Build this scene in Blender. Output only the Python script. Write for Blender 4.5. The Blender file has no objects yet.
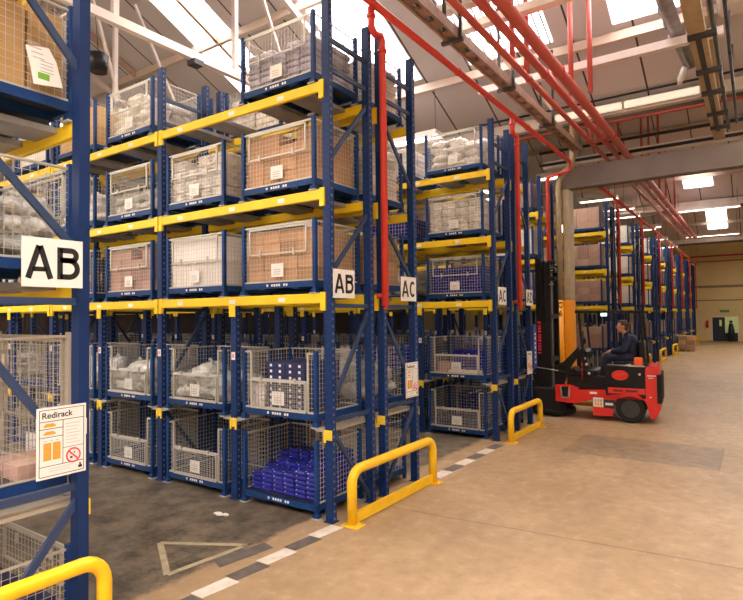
import bpy, math, random
from mathutils import Vector, Matrix
random.seed(7)
SC = bpy.context.scene
COL = SC.collection
# ------------------------------------------------------------------ camera
cam = bpy.data.cameras.new('camera'); co = bpy.data.objects.new('camera', cam); COL.objects.link(co)
yaw, pitch, roll, fpx = .5993, .0298, -.0116, 564.0
F = Vector((-math.sin(yaw)*math.cos(pitch), math.cos(yaw)*math.cos(pitch), math.sin(pitch)))
Rv = Vector((math.cos(yaw), math.sin(yaw), 0)); Uv = Rv.cross(F)
c_, s_ = math.cos(roll), math.sin(roll)
R2 = Rv*c_ + Uv*s_; U2 = Uv*c_ - Rv*s_
m = Matrix((R2, U2, -F)).transposed().to_4x4(); m.translation = Vector((3.633, -4.513, 2.08))
co.matrix_world = m
cam.sensor_width = 36; cam.lens = fpx/743*36; cam.clip_end = 200; cam.clip_start = .05
SC.camera = co
# ------------------------------------------------------------------ world, view
w = bpy.data.worlds.new('sky'); SC.world = w; w.use_nodes = True
bg = w.node_tree.nodes['Background']; bg.inputs[0].default_value = (1, .96, .98, 1); bg.inputs[1].default_value = 20.0
vs = SC.view_settings; vs.view_transform = 'Standard'; vs.look = 'None'; vs.exposure = -0.38; vs.gamma = 1
vs.use_curve_mapping = False
LAMP_W = 72
def area(name, loc, sx, sy, power, col, rot=(0, 0, 0)):
    l = bpy.data.lights.new(name, 'AREA'); l.shape = 'RECTANGLE'; l.size = sx; l.size_y = sy; l.energy = power; l.color = col
    o = bpy.data.objects.new(name, l); COL.objects.link(o); o.location = loc; o.rotation_euler = rot
    return o
WARM = (1, .88, .73)
MAIN_LAMPS = [(4.6, y, 6.25) for y in (-6.5, -3, .5, 4, 8, 13, 18, 23, 28, 33, 38)]
AISLE_LAMPS = [(-1.8, -1.5, 7.0), (-5.6, -1.5, 7.0), (-10, -1.5, 7.0)]

# ------------------------------------------------------------------ materials
def nodes(mt):
    mt.use_nodes = True; return mt.node_tree.nodes, mt.node_tree.links
def mat(name, col, rough=.5, metal=0, var=0, scale=8, emit=None, spec=None, bump=0, bscale=40):
    mt = bpy.data.materials.new(name); N, L = nodes(mt); b = N['Principled BSDF']
    b.inputs['Base Color'].default_value = (*col, 1); b.inputs['Roughness'].default_value = rough; b.inputs['Metallic'].default_value = metal
    if spec is not None: b.inputs['Specular IOR Level'].default_value = spec
    if var:
        t = N.new('ShaderNodeTexCoord'); n = N.new('ShaderNodeTexNoise'); n.inputs['Scale'].default_value = scale; n.inputs['Detail'].default_value = 5
        L.new(t.outputs['Object'], n.inputs['Vector'])
        r = N.new('ShaderNodeValToRGB'); r.color_ramp.elements[0].position = .3; r.color_ramp.elements[1].position = .7
        r.color_ramp.elements[0].color = (*[c*(1-var) for c in col], 1); r.color_ramp.elements[1].color = (*[min(1, c*(1+var)) for c in col], 1)
        L.new(n.outputs['Fac'], r.inputs['Fac']); L.new(r.outputs['Color'], b.inputs['Base Color'])
    if bump:
        t = N.new('ShaderNodeTexCoord'); n = N.new('ShaderNodeTexNoise'); n.inputs['Scale'].default_value = bscale
        L.new(t.outputs['Object'], n.inputs['Vector']); bm_ = N.new('ShaderNodeBump'); bm_.inputs['Strength'].default_value = bump
        bm_.inputs['Distance'].default_value = .02
        L.new(n.outputs['Fac'], bm_.inputs['Height']); L.new(bm_.outputs['Normal'], b.inputs['Normal'])
    if emit:
        b.inputs['Emission Color'].default_value = (*emit[0], 1); b.inputs['Emission Strength'].default_value = emit[1]
    return mt
def math_(N, L, op, a, b_=None, c=None):
    n = N.new('ShaderNodeMath'); n.operation = op
    for i, v in enumerate((a, b_, c)):
        if v is None: continue
        if isinstance(v, (int, float)): n.inputs[i].default_value = v
        else: L.new(v, n.inputs[i])
    return n.outputs[0]
def mixc(N, L, fac, a, b_):
    n = N.new('ShaderNodeMix'); n.data_type = 'RGBA'
    if isinstance(fac, (int, float)): n.inputs[0].default_value = fac
    else: L.new(fac, n.inputs[0])
    for i, v in ((6, a), (7, b_)):
        if isinstance(v, tuple): n.inputs[i].default_value = (*v, 1)
        else: L.new(v, n.inputs[i])
    return n.outputs[2]
def tint(mt, amt):
    N, L = nodes(mt); b = N['Principled BSDF']; src = b.inputs['Base Color'].links[0].from_socket
    oi = N.new('ShaderNodeObjectInfo'); hs = N.new('ShaderNodeHueSaturation'); v = math_(N, L, 'MULTIPLY_ADD', oi.outputs['Random'], amt, 1-amt/2)
    L.new(v, hs.inputs['Value']); L.new(src, hs.inputs['Color']); L.new(hs.outputs[0], b.inputs['Base Color'])
M = {}
M['blue'] = mat('blue_paint', (.006, .026, .105), .5, spec=.25, var=.2, scale=3)
M['cageblue'] = mat('cage_blue_paint', (.007, .042, .16), .5, spec=.25, var=.25, scale=6)
M['brace'] = mat('brace_blue_grey', (.022, .045, .11), .5)
M['yellow'] = mat('beam_yellow_paint', (.88, .60, .010), .45, var=.05, scale=4)
M['guard'] = mat('guard_yellow_paint', (.88, .52, .01), .38, var=.06, scale=6)
M['wire'] = mat('cage_wire_zinc', (.56, .54, .49), .45, metal=.35)
M['creamwire'] = mat('cream_wire', (.40, .36, .29), .5)
M['galv'] = mat('galvanised_steel', (.32, .30, .29), .45, metal=.4, var=.2, scale=5)
M['rail'] = mat('cream_rail', (.40, .36, .29), .5)
M['darksteel'] = mat('dark_steel', (.03, .03, .035), .5)
M['white'] = mat('white_card', (.80, .78, .74), .6)
M['black'] = mat('black_ink', (.012, .012, .014), .5)
M['brown'] = mat('brown_card', (.46, .26, .13), .8, var=.12, scale=5)
M['tape'] = mat('carton_tape', (.36, .22, .12), .4)
M['pink'] = mat('pinkish_card', (.45, .27, .21), .8, var=.12, scale=5)
M['tan'] = mat('tan_card', (.56, .34, .13), .8, var=.12, scale=5)
M['pale'] = mat('pale_wrap', (.74, .69, .65), .35, var=.3, scale=14, bump=.4, bscale=25)
M['whitebox'] = mat('white_box_card', (.86, .80, .75), .6, var=.06, scale=6)
M['bag'] = mat('plastic_bag', (.84, .81, .79), .28, var=.16, scale=9, bump=.8, bscale=22)
M['greybag'] = mat('grey_bag', (.50, .49, .45), .3, var=.4, scale=9, bump=.8, bscale=22)
M['darkwrap'] = mat('dark_wrap', (.02, .02, .028), .4, var=.4, scale=12, spec=.25)
M['bannerblue'] = mat('banner_blue', (.01, .04, .30), .4)
M['greypack'] = mat('blue_grey_wrap', (.36, .35, .46), .35, var=.45, scale=16)
M['navybox'] = mat('navy_box', (.012, .018, .09), .5)
M['red'] = mat('red_pipe_paint', (.62, .045, .03), .38)
M['redpink'] = mat('red_oxide_pipe', (.55, .10, .08), .45)
M['truckred'] = mat('truck_red_paint', (.68, .022, .018), .25)
M['rubber'] = mat('black_rubber', (.012, .012, .014), .7, spec=.25)
M['truckblack'] = mat('truck_black', (.008, .008, .010), .45, spec=.25)
M['roofwhite'] = mat('white_steel', (.74, .66, .62), .5)
M['rooftan'] = mat('tan_steel', (.50, .36, .25), .55, var=.1)
M['tansteel'] = mat('tan_truss_paint', (.46, .34, .2), .5, var=.1)
M['purlin'] = mat('purlin_cream', (.64, .52, .42), .5)
M['brownsteel'] = mat('brown_steel', (.30, .20, .14), .6, var=.2)
M['greybeam'] = mat('grey_beam_paint', (.16, .128, .11), .55, var=.1, scale=2)
M['gutter'] = mat('white_gutter', (.88, .84, .78), .25, var=.12, scale=2)
M['orange'] = mat('column_orange', (.92, .36, .015), .4)
M['column'] = mat('column_stone_paint', (.40, .31, .19), .5, var=.1)
M['duct'] = mat('grey_duct', (.30, .28, .29), .3, metal=.5, var=.2)
M['skin'] = mat('skin', (.55, .24, .15), .5)
M['hair'] = mat('dark_hair', (.05, .028, .018), .6, bump=.5)
M['navy'] = mat('navy_cloth', (.012, .018, .05), .8, bump=.3, bscale=30)
M['silver'] = mat('bare_metal', (.6, .58, .55), .3, metal=.8)
M['orangebox'] = mat('orange_plastic', (.85, .12, .02), .4)
M['lamp'] = mat('lamp_tube', (1, 1, 1), .5, emit=((1, .9, .8), 9))
M['diffuser'] = mat('gutter_glow', (.9, .85, .7), .25, emit=((1, .88, .68), .9))
M['worklamp'] = mat('work_lamp', (.6, .9, 1), .5, emit=((.55, .9, 1), 3))
M['exit'] = mat('exit_green', (.05, .20, .08), .5, emit=((.05, .30, .12), .12))
M['doorblue'] = mat('door_navy', (.015, .02, .05), .5)
M['doorglow'] = mat('doorway_glow', (.45, .50, .2), .4, emit=((.5, .55, .2), .35))  # emission stands in for light showing through the far doorway
M['tapepaint'] = mat('beige_floor_tape', (.40, .33, .21), .7, var=.2, scale=10)
M['blockwhite'] = mat('white_floor_paint', (.66, .58, .48), .6, var=.14, scale=9)
M['blockdark'] = mat('dark_floor_paint', (.12, .10, .085), .6, var=.25, scale=9)
M['green'] = mat('green_ink', (.16, .42, .03), .6)
M['signorange'] = mat('orange_ink', (.80, .33, .02), .6)
M['signred'] = mat('red_ink', (.70, .02, .03), .6)
M['greyink'] = mat('grey_ink', (.45, .40, .38), .6)
M['zincfoot'] = mat('zinc_foot', (.40, .38, .36), .5)

for k_, a_ in (('brown', .5), ('pink', .45), ('tan', .4), ('pale', .4), ('whitebox', .15), ('bag', .25), ('greybag', .5), ('greypack', .5)): tint(M[k_], a_)
def blue_holes():
    mt = bpy.data.materials.new('punched_upright_paint'); N, L = nodes(mt); b = N['Principled BSDF']; b.inputs['Roughness'].default_value = .5; b.inputs['Specular IOR Level'].default_value = .25
    t = N.new('ShaderNodeTexCoord'); s = N.new('ShaderNodeSeparateXYZ'); L.new(t.outputs['Object'], s.inputs[0])
    x, y, z = s.outputs
    g = N.new('ShaderNodeNewGeometry'); ns = N.new('ShaderNodeSeparateXYZ'); L.new(g.outputs['Normal'], ns.inputs[0])
    isx = math_(N, L, 'GREATER_THAN', math_(N, L, 'ABSOLUTE', ns.outputs[0]), .7)
    zz = math_(N, L, 'ABSOLUTE', math_(N, L, 'SUBTRACT', math_(N, L, 'FRACT', math_(N, L, 'DIVIDE', z, .075)), .5))
    zh = math_(N, L, 'LESS_THAN', zz, .16)
    ay = math_(N, L, 'ABSOLUTE', y); hy = math_(N, L, 'LESS_THAN', ay, .011)
    ax = math_(N, L, 'ABSOLUTE', math_(N, L, 'SUBTRACT', math_(N, L, 'ABSOLUTE', x), .022)); hx = math_(N, L, 'LESS_THAN', ax, .006)
    h = math_(N, L, 'ADD', math_(N, L, 'MULTIPLY', isx, hy), math_(N, L, 'MULTIPLY', math_(N, L, 'SUBTRACT', 1.0, isx), hx))
    h = math_(N, L, 'MULTIPLY', h, zh)
    c = mixc(N, L, math_(N, L, 'MULTIPLY', h, .8), (.007, .030, .125), (.006, .008, .018))
    c2 = mixc(N, L, math_(N, L, 'MULTIPLY', math_(N, L, 'MULTIPLY', h, isx), .75), c, (.20, .23, .31))  # pale dots painted for light seen through the side holes
    L.new(c2, b.inputs['Base Color'])
    return mt
M['punched'] = blue_holes()

def blue_pack():
    # shrink-wrapped packs: dark violet-blue bricks with small white print marks
    mt = bpy.data.materials.new('blue_pack_wrap'); N, L = nodes(mt); b = N['Principled BSDF']; b.inputs['Roughness'].default_value = .22
    t = N.new('ShaderNodeTexCoord'); n = N.new('ShaderNodeTexVoronoi'); n.inputs['Scale'].default_value = 24
    mp = N.new('ShaderNodeMapping'); mp.inputs['Scale'].default_value = (.8, .8, 1.6); L.new(t.outputs['Object'], mp.inputs[0]); L.new(mp.outputs[0], n.inputs['Vector'])
    f = math_(N, L, 'LESS_THAN', n.outputs['Distance'], .2)
    L.new(mixc(N, L, f, (.018, .022, .26), (.42, .42, .68)), b.inputs['Base Color'])
    return mt
M['bluepack'] = blue_pack()

def floor_mat():
    mt = bpy.data.materials.new('epoxy_floor'); N, L = nodes(mt); b = N['Principled BSDF']
    t = N.new('ShaderNodeTexCoord'); s = N.new('ShaderNodeSeparateXYZ'); L.new(t.outputs['Object'], s.inputs[0]); x, y, z = s.outputs
    def noise(sc, det=6, rough=.6, stretch=None):
        n = N.new('ShaderNodeTexNoise'); n.inputs['Scale'].default_value = sc; n.inputs['Detail'].default_value = det; n.inputs['Roughness'].default_value = rough
        if stretch:
            mp = N.new('ShaderNodeMapping'); mp.inputs['Scale'].default_value = stretch[:3]; mp.inputs['Rotation'].default_value = (0, 0, stretch[3])
            L.new(t.outputs['Object'], mp.inputs[0]); L.new(mp.outputs[0], n.inputs['Vector'])
        else: L.new(t.outputs['Object'], n.inputs['Vector'])
        return n.outputs['Fac']
    n1 = noise(.7); n2 = noise(7, 8, .7); n3 = noise(2.2, 8, .7, (1, .25, 1, .5)); n4 = noise(3, 10, .75)
    def ramp(f, a, b_):
        mr = N.new('ShaderNodeMapRange'); mr.inputs[1].default_value = a; mr.inputs[2].default_value = b_; L.new(f, mr.inputs[0]); return mr.outputs[0]
    tan = mixc(N, L, ramp(n1, .35, .7), (.33, .215, .108), (.45, .305, .168))
    tan = mixc(N, L, math_(N, L, 'MULTIPLY', ramp(n3, .48, .7), .5), tan, (.25, .165, .10))
    tan = mixc(N, L, math_(N, L, 'MULTIPLY', ramp(n2, .5, .7), .5), tan, (.24, .16, .10))
    tan = mixc(N, L, math_(N, L, 'MULTIPLY', ramp(n2, .45, .3), .5), tan, (.52, .39, .28))
    # worn grey repair patch in the main aisle in front of the truck
    px = math_(N, L, 'MULTIPLY', math_(N, L, 'GREATER_THAN', x, 1.1), math_(N, L, 'LESS_THAN', x, 3.15))
    py = math_(N, L, 'MULTIPLY', math_(N, L, 'GREATER_THAN', y, 4.25), math_(N, L, 'LESS_THAN', y, 5.7))
    pm = math_(N, L, 'MULTIPLY', math_(N, L, 'MULTIPLY', px, py), math_(N, L, 'ADD', .25, math_(N, L, 'MULTIPLY', ramp(n4, .4, .62), .55)))
    tan = mixc(N, L, pm, tan, (.13, .10, .072))
    # slab joints
    def line(expr, w_):
        return math_(N, L, 'LESS_THAN', math_(N, L, 'ABSOLUTE', expr), w_)
    j = line(math_(N, L, 'ADD', math_(N, L, 'SUBTRACT', y, 0.708), math_(N, L, 'MULTIPLY', x, -0.084)), .012)
    j = math_(N, L, 'MULTIPLY', j, math_(N, L, 'GREATER_THAN', x, .3))
    j2 = math_(N, L, 'MULTIPLY', line(math_(N, L, 'SUBTRACT', x, 3.16), .015), py)
    j2 = math_(N, L, 'MAXIMUM', j2, math_(N, L, 'MULTIPLY', line(math_(N, L, 'SUBTRACT', y, 5.2), .015), math_(N, L, 'GREATER_THAN', x, 3.16)))
    j = math_(N, L, 'MAXIMUM', j, j2)
    tan = mixc(N, L, math_(N, L, 'MULTIPLY', j, .6), tan, (.12, .075, .045))
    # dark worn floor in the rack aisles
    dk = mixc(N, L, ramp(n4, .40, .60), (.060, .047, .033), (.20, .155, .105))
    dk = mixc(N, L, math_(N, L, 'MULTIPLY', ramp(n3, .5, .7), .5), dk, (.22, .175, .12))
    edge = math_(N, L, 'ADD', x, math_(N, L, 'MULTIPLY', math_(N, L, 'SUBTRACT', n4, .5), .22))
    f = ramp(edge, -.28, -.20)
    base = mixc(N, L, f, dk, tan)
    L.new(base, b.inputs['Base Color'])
    L.new(mixc(N, L, n2, (.30, .30, .30), (.62, .62, .62)), b.inputs['Roughness'])
    bp = N.new('ShaderNodeBump'); bp.inputs['Strength'].default_value = .12; bp.inputs['Distance'].default_value = .01; L.new(n2, bp.inputs['Height']); L.new(bp.outputs[0], b.inputs['Normal'])
    return mt
M['floor'] = floor_mat()

def roof_mat():
    mt = bpy.data.materials.new('roof_lining_board'); N, L = nodes(mt); b = N['Principled BSDF']; b.inputs['Roughness'].default_value = .7
    t = N.new('ShaderNodeTexCoord'); s = N.new('ShaderNodeSeparateXYZ'); L.new(t.outputs['Object'], s.inputs[0]); x = s.outputs[0]
    fr = math_(N, L, 'FRACT', math_(N, L, 'DIVIDE', math_(N, L, 'ADD', x, 100.37), 1.135))
    j = math_(N, L, 'LESS_THAN', fr, .035)
    n = N.new('ShaderNodeTexNoise'); n.inputs['Scale'].default_value = .8; L.new(t.outputs['Object'], n.inputs['Vector'])
    base = mixc(N, L, n.outputs['Fac'], (.58, .54, .54), (.68, .63, .63))
    L.new(mixc(N, L, j, base, (.07, .045, .035)), b.inputs['Base Color'])
    return mt
M['roof'] = roof_mat()

def wall_mat(name, col):
    mt = bpy.data.materials.new(name); N, L = nodes(mt); b = N['Principled BSDF']; b.inputs['Roughness'].default_value = .6
    t = N.new('ShaderNodeTexCoord'); s = N.new('ShaderNodeSeparateXYZ'); L.new(t.outputs['Object'], s.inputs[0])
    sm = math_(N, L, 'ADD', s.outputs[0], s.outputs[1])
    fr = math_(N, L, 'ABSOLUTE', math_(N, L, 'SUBTRACT', math_(N, L, 'FRACT', math_(N, L, 'DIVIDE', sm, .3)), .5))
    bp = N.new('ShaderNodeBump'); bp.inputs['Strength'].default_value = .4; bp.inputs['Distance'].default_value = .03; L.new(fr, bp.inputs['Height']); L.new(bp.outputs[0], b.inputs['Normal'])
    n = N.new('ShaderNodeTexNoise'); n.inputs['Scale'].default_value = 1.2; L.new(t.outputs['Object'], n.inputs['Vector'])
    L.new(mixc(N, L, n.outputs['Fac'], tuple(c*.85 for c in col), col), b.inputs['Base Color'])
    return mt
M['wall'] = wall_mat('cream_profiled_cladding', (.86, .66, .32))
M['wallside'] = wall_mat('side_cladding', (.42, .34, .24)); M['wallshade'] = wall_mat('shaded_side_cladding', (.07, .055, .045))  # left wall cladding darkened in its colour to read as shade

def glazing():
    mt = bpy.data.materials.new('translucent_rooflight'); N, L = nodes(mt)
    for n in list(N): N.remove(n)
    o = N.new('ShaderNodeOutputMaterial'); mx = N.new('ShaderNodeMixShader'); a = N.new('ShaderNodeBsdfTransparent'); b = N.new('ShaderNodeBsdfTranslucent')
    a.inputs[0].default_value = (.95, .93, .92, 1); b.inputs[0].default_value = (.9, .86, .84, 1); mx.inputs[0].default_value = .45
    L.new(a.outputs[0], mx.inputs[1]); L.new(b.outputs[0], mx.inputs[2]); L.new(mx.outputs[0], o.inputs[0])
    return mt
M['glazing'] = glazing()

# ------------------------------------------------------------------ mesh builder
class MB:
    def __init__(s): s.v = []; s.f = []; s.m = []; s.mats = []; s.cur = 0; s.sm = []; s.smooth = False
    def mat(s, k):
        k = M[k] if isinstance(k, str) else k
        if k not in s.mats: s.mats.append(k)
        s.cur = s.mats.index(k); return s
    def _add(s, vs, fs):
        o = len(s.v); s.v += [tuple(v) for v in vs]; s.f += [tuple(o+i for i in f) for f in fs]; s.m += [s.cur]*len(fs); s.sm += [s.smooth]*len(fs); return s
    def box(s, x0, x1, y0, y1, z0, z1):
        vs = [(x, y, z) for x in (x0, x1) for y in (y0, y1) for z in (z0, z1)]
        return s._add(vs, [(0, 1, 3, 2), (4, 6, 7, 5), (0, 4, 5, 1), (2, 3, 7, 6), (0, 2, 6, 4), (1, 5, 7, 3)])
    def rbox(s, x0, x1, y0, y1, z0, z1, b=.02):
        # chamfered box
        vs = []; 
        for z, k in ((z0, b), (z0+b, 0), (z1-b, 0), (z1, b)):
            xa, xb, ya, yb = x0+k, x1-k, y0+k, y1-k
            c = b*.7
            vs += [(xa+c, ya, z), (xb-c, ya, z), (xb, ya+c, z), (xb, yb-c, z), (xb-c, yb, z), (xa+c, yb, z), (xa, yb-c, z), (xa, ya+c, z)]
        fs = [tuple(range(7, -1, -1)), tuple(range(24, 32))]
        for k in range(3):
            for i in range(8): fs.append((k*8+i, k*8+(i+1) % 8, (k+1)*8+(i+1) % 8, (k+1)*8+i))
        return s._add(vs, fs)
    def bar(s, p0, p1, w_, h, up=(0, 0, 1)):
        p0, p1 = Vector(p0), Vector(p1); d = (p1-p0).normalized(); up = Vector(up)
        if abs(d.dot(up)) > .98: up = Vector((0, 1, 0))
        a = d.cross(up).normalized()*w_/2; b = a.cross(d).normalized()*h/2
        vs = [p+sx*a+sy*b for p in (p0, p1) for sx, sy in ((-1, -1), (1, -1), (1, 1), (-1, 1))]
        return s._add(vs, [(0, 1, 2, 3), (7, 6, 5, 4), (0, 4, 5, 1), (1, 5, 6, 2), (2, 6, 7, 3), (3, 7, 4, 0)])
    def tube(s, pts, r, n=10, caps=True):
        pts = [Vector(p) for p in pts]; rs = r if isinstance(r, (list, tuple)) else [r]*len(pts)
        d0 = (pts[1]-pts[0]).normalized(); a = d0.orthogonal().normalized(); vs = []; fs = []
        for i, p in enumerate(pts):
            if i == 0: d = d0
            elif i == len(pts)-1: d = (pts[i]-pts[i-1]).normalized()
            else: d = ((pts[i]-pts[i-1]).normalized()+(pts[i+1]-pts[i]).normalized()).normalized()
            a = (a-d*a.dot(d)).normalized(); b = d.cross(a)
            for k in range(n):
                t = 2*math.pi*k/n; vs.append(p+(a*math.cos(t)+b*math.sin(t))*rs[i])
        for i in range(len(pts)-1):
            for k in range(n): fs.append((i*n+k, i*n+(k+1) % n, (i+1)*n+(k+1) % n, (i+1)*n+k))
        s.smooth = True; s._add(vs, fs); s.smooth = False
        if caps:
            o = len(s.v)-len(vs); s.f += [tuple(o+i for i in range(n-1, -1, -1)), tuple(o+(len(pts)-1)*n+i for i in range(n))]; s.m += [s.cur]*2; s.sm += [False]*2
        return s
    def ball(s, c, r, n=10, mtx=None):
        c = Vector(c); r = Vector(r) if not isinstance(r, (int, float)) else Vector((r, r, r)); vs = []; fs = []
        q = n//2
        for i in range(q+1):
            ph = math.pi*i/q
            for k in range(n):
                t = 2*math.pi*k/n; p = Vector((math.sin(ph)*math.cos(t)*r.x, math.sin(ph)*math.sin(t)*r.y, math.cos(ph)*r.z))
                if mtx: p = mtx @ p
                vs.append(c+p)
        for i in range(q):
            for k in range(n): fs.append((i*n+k, (i+1)*n+k, (i+1)*n+(k+1) % n, i*n+(k+1) % n))
        s.smooth = True; s._add(vs, fs); s.smooth = False; return s
    def prism(s, poly, y0, y1):
        # polygon in xz, extruded in y
        n = len(poly); vs = [(x, y0, z) for x, z in poly]+[(x, y1, z) for x, z in poly]
        fs = [tuple(range(n)), tuple(range(2*n-1, n-1, -1))]+[((i+1) % n, i, n+i, n+(i+1) % n) for i in range(n)]
        return s._add(vs, fs)
    def mesh(s, name):
        me = bpy.data.meshes.new(name); me.from_pydata(s.v, [], s.f)
        for k in s.mats: me.materials.append(k)
        me.polygons.foreach_set('material_index', s.m); me.polygons.foreach_set('use_smooth', s.sm); me.update(); return me
    def build(s, name, parent=None, loc=None):
        return obj(name, s.mesh(name), parent, loc)
def obj(name, me, parent=None, loc=None, rz=0):
    o = bpy.data.objects.new(name, me); COL.objects.link(o)
    if parent: o.parent = parent
    if loc: o.location = loc
    if rz: o.rotation_euler.z = rz
    return o
def mb(k): return MB().mat(k)
def tag(o, label, cat, group=None):
    o['label'] = label; o['category'] = cat
    if group: o['group'] = group
    return o
def thing(name, label, cat, loc=(0, 0, 0), rz=0, group=None):
    return tag(obj(name, None, None, loc, rz), label, cat, group)
def struct(o): o['kind'] = 'structure'; return o
def dup(root, loc, rz=0, label=None, group=None):
    r = root.copy(); COL.objects.link(r); r.location = loc; r.rotation_euler = (0, 0, rz)
    if label: r['label'] = label
    if group: r['group'] = group
    for ch in KIDS.get(root.name, []):
        c = ch.copy(); COL.objects.link(c); c.parent = r
        for g in KIDS.get(ch.name, []):
            d = g.copy(); COL.objects.link(d); d.parent = c
    return r
KIDS = {}
def reg(root):
    for o in COL.objects:
        if o.parent: 
            l = KIDS.setdefault(o.parent.name, [])
            if o not in l: l.append(o)
def text(name, body, size, mt, parent, loc, rot, sx=1, bold=.0, align='CENTER'):
    cu = bpy.data.curves.new(name, 'FONT'); cu.body = body; cu.size = size; cu.align_x = align; cu.align_y = 'CENTER'; cu.extrude = .0008; cu.offset = bold
    t = bpy.data.objects.new(name+'_tmp', cu); COL.objects.link(t)
    dg = bpy.context.evaluated_depsgraph_get(); me = bpy.data.meshes.new_from_object(t.evaluated_get(dg)); bpy.data.objects.remove(t)
    me.materials.clear(); me.materials.append(M[mt])
    o = obj(name, me, parent); o.matrix_basis = Matrix.Translation(loc) @ rot @ Matrix.Diagonal((sx, 1, 1, 1)); return o
RX = Matrix(((0, 0, 1, 0), (1, 0, 0, 0), (0, 1, 0, 0), (0, 0, 0, 1)))   # text in the YZ plane facing +X, reading towards +Y
RF = Matrix(((1, 0, 0, 0), (0, 0, -1, 0), (0, 1, 0, 0), (0, 0, 0, 1)))  # text in the XZ plane facing -Y

# ------------------------------------------------------------------ setting
XL, XR, YN, YF = -24, 11, -9.5, 44.5
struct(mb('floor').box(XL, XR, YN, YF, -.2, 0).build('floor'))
VAL = [9.2, 23.2, 37.2, 51.2]; HV, SL = 6.8, .45
def roof_z(y):
    v = (y-9.2) % 14
    return HV+.45*v if v <= 7 else HV+.45*(14-v)
LIGHTS_NEAR = [(-16.6, -15.4), (-7.8, -6.5), (-4.35, -2.8), (-1.6, .3), (1.45, 2.65), (5.6, 6.8)]
LIGHTS_FAR = [(-7.8, -6.5), (1.25, 2.3), (5.6, 6.8)]
def slab(b, x0, x1, y0, y1, zf, th=.08):
    z0, z1 = zf(y0), zf(y1)
    vs = [(x0, y0, z0), (x1, y0, z0), (x1, y1, z1), (x0, y1, z1), (x0, y0, z0+th), (x1, y0, z0+th), (x1, y1, z1+th), (x0, y1, z1+th)]
    b._add(vs, [(0, 3, 2, 1), (4, 5, 6, 7), (0, 1, 5, 4), (1, 2, 6, 5), (2, 3, 7, 6), (3, 0, 4, 7)])
rb = mb('roof'); gl = mb('glazing')
span_n = 0
for v in VAL:
    r0 = v-7
    zf = lambda y, v=v: HV+SL*(v-y)
    ya, yb = r0, min(v, YF)
    if r0 < YF:
        g0, g1 = (r0+.6, r0+4.95) if v < 20 else (v-3.0, v-1.0)
        g0, g1 = min(g0, yb), min(g1, yb)
        slab(rb, XL, XR, ya, g0, zf); slab(rb, XL, XR, g1, yb, zf)
        xs = XL
        for a, b_ in (LIGHTS_NEAR if v < 20 else LIGHTS_FAR):
            slab(rb, xs, a, g0, g1, zf); slab(gl, a, b_, g0, g1, zf, .01); xs = b_
        slab(rb, xs, XR, g0, g1, zf)
    # rising face before the ridge
    ya, yb = max(v-14, YN), min(r0, YF)
    if ya < yb: slab(rb, XL, XR, ya, yb, lambda y, v=v: HV+SL*(y-(v-14)))
ribs = mb('galv')
for i in range(13):
    x = -1.55+i*.15; ribs.bar((x, 2.9, HV+SL*6.3-.05), (x, 7.1, HV+SL*2.1-.05), .03, .03)
struct(ribs.build('trim_4'))
struct(rb.build('ceiling')); struct(gl.build('window_1'))
WH = 10.4
def gable(name, x, k):
    b = mb(k); pts = [(YN, 0), (YF, 0)]
    top = [(YF, roof_z(YF))]+[(y, roof_z(y)) for y in (37.2, 30.2, 23.2, 16.2, 9.2, 2.2, -4.8) if YN < y < YF]+[(YN, roof_z(YN))]
    poly = pts+top; n = len(poly)
    vs = [(x, y, z) for y, z in poly]+[(x+(.2 if x > 0 else -.2), y, z) for y, z in poly]
    b._add(vs, [tuple(range(n)), tuple(range(2*n-1, n-1, -1))]+[(i, (i+1) % n, n+(i+1) % n, n+i) for i in range(n)])
    return struct(b.build(name))
gable('wall_left', XL, 'wallshade'); gable('wall_right', XR, 'wallside')
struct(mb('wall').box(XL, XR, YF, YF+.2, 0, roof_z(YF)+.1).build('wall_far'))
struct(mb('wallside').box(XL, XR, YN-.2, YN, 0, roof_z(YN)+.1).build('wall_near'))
struct(mb('brownsteel').box(XL, XR, YF-.06, YF, 3.95, 4.12).box(XL, XR, YF-.06, YF, 2.98, 3.05).build('trim_1'))
# lining rails under the roof boards (purlins) and gutters
pur = mb('purlin')
for v in VAL[:3]:
    for dy in (-6.9, -4.65, -1.9):
        y = v+dy; z = HV+SL*(v-y)
        pur.box(XL, XR, y-.05, y+.05, z-.2, z-.02)
struct(pur.build('trim_2'))
gut = mb('gutter')
for v in VAL[:3]: gut.box(XL, XR, v-.22, v+.22, 6.58, 6.84); gut.mat('greybeam').box(XL, XR, v-.05, v+.05, 6.46, 6.58); gut.mat('gutter')
struct(gut.build('trim_3'))

# ------------------------------------------------------------------ floor marks
def flat(name, poly, k, label, cat='floor marking', group=None, z=.003):
    b = mb(k); n = len(poly); vs = [(x, y, z*.3) for x, y in poly]+[(x, y, z) for x, y in poly]
    b._add(vs, [tuple(range(n-1, -1, -1)), tuple(range(n, 2*n))]+[(i, (i+1) % n, n+(i+1) % n, n+i) for i in range(n)])
    return tag(b.build(name), label, cat, group)
ORD = ['first', 'second', 'third', 'fourth', 'fifth', 'sixth', 'seventh', 'eighth', 'ninth', 'tenth']
y = -.03; k = 0; nw = nd = 0
while y > -2.6:
    w_ = k % 2 == 0
    if w_: nw += 1
    else: nd += 1
    flat('floor_block', [(.03, y-.33), (.17, y-.33), (.21, y), (.06, y)], 'blockwhite' if w_ else 'blockdark',
         f"{'white' if w_ else 'dark grey'} painted floor block, {ORD[(nw if w_ else nd)-1]} {'white' if w_ else 'dark'} one toward the viewer from middle yellow guard", group='painted blocks along the near aisle mouth')
    y -= .34; k += 1
flat('floor_block', [(-.29, -1.23), (-.13, -1.30), (-.04, -.76), (-.19, -.72)], 'blockdark', 'dark grey floor block lying inside the line of painted blocks, beside the tape triangle')
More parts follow.
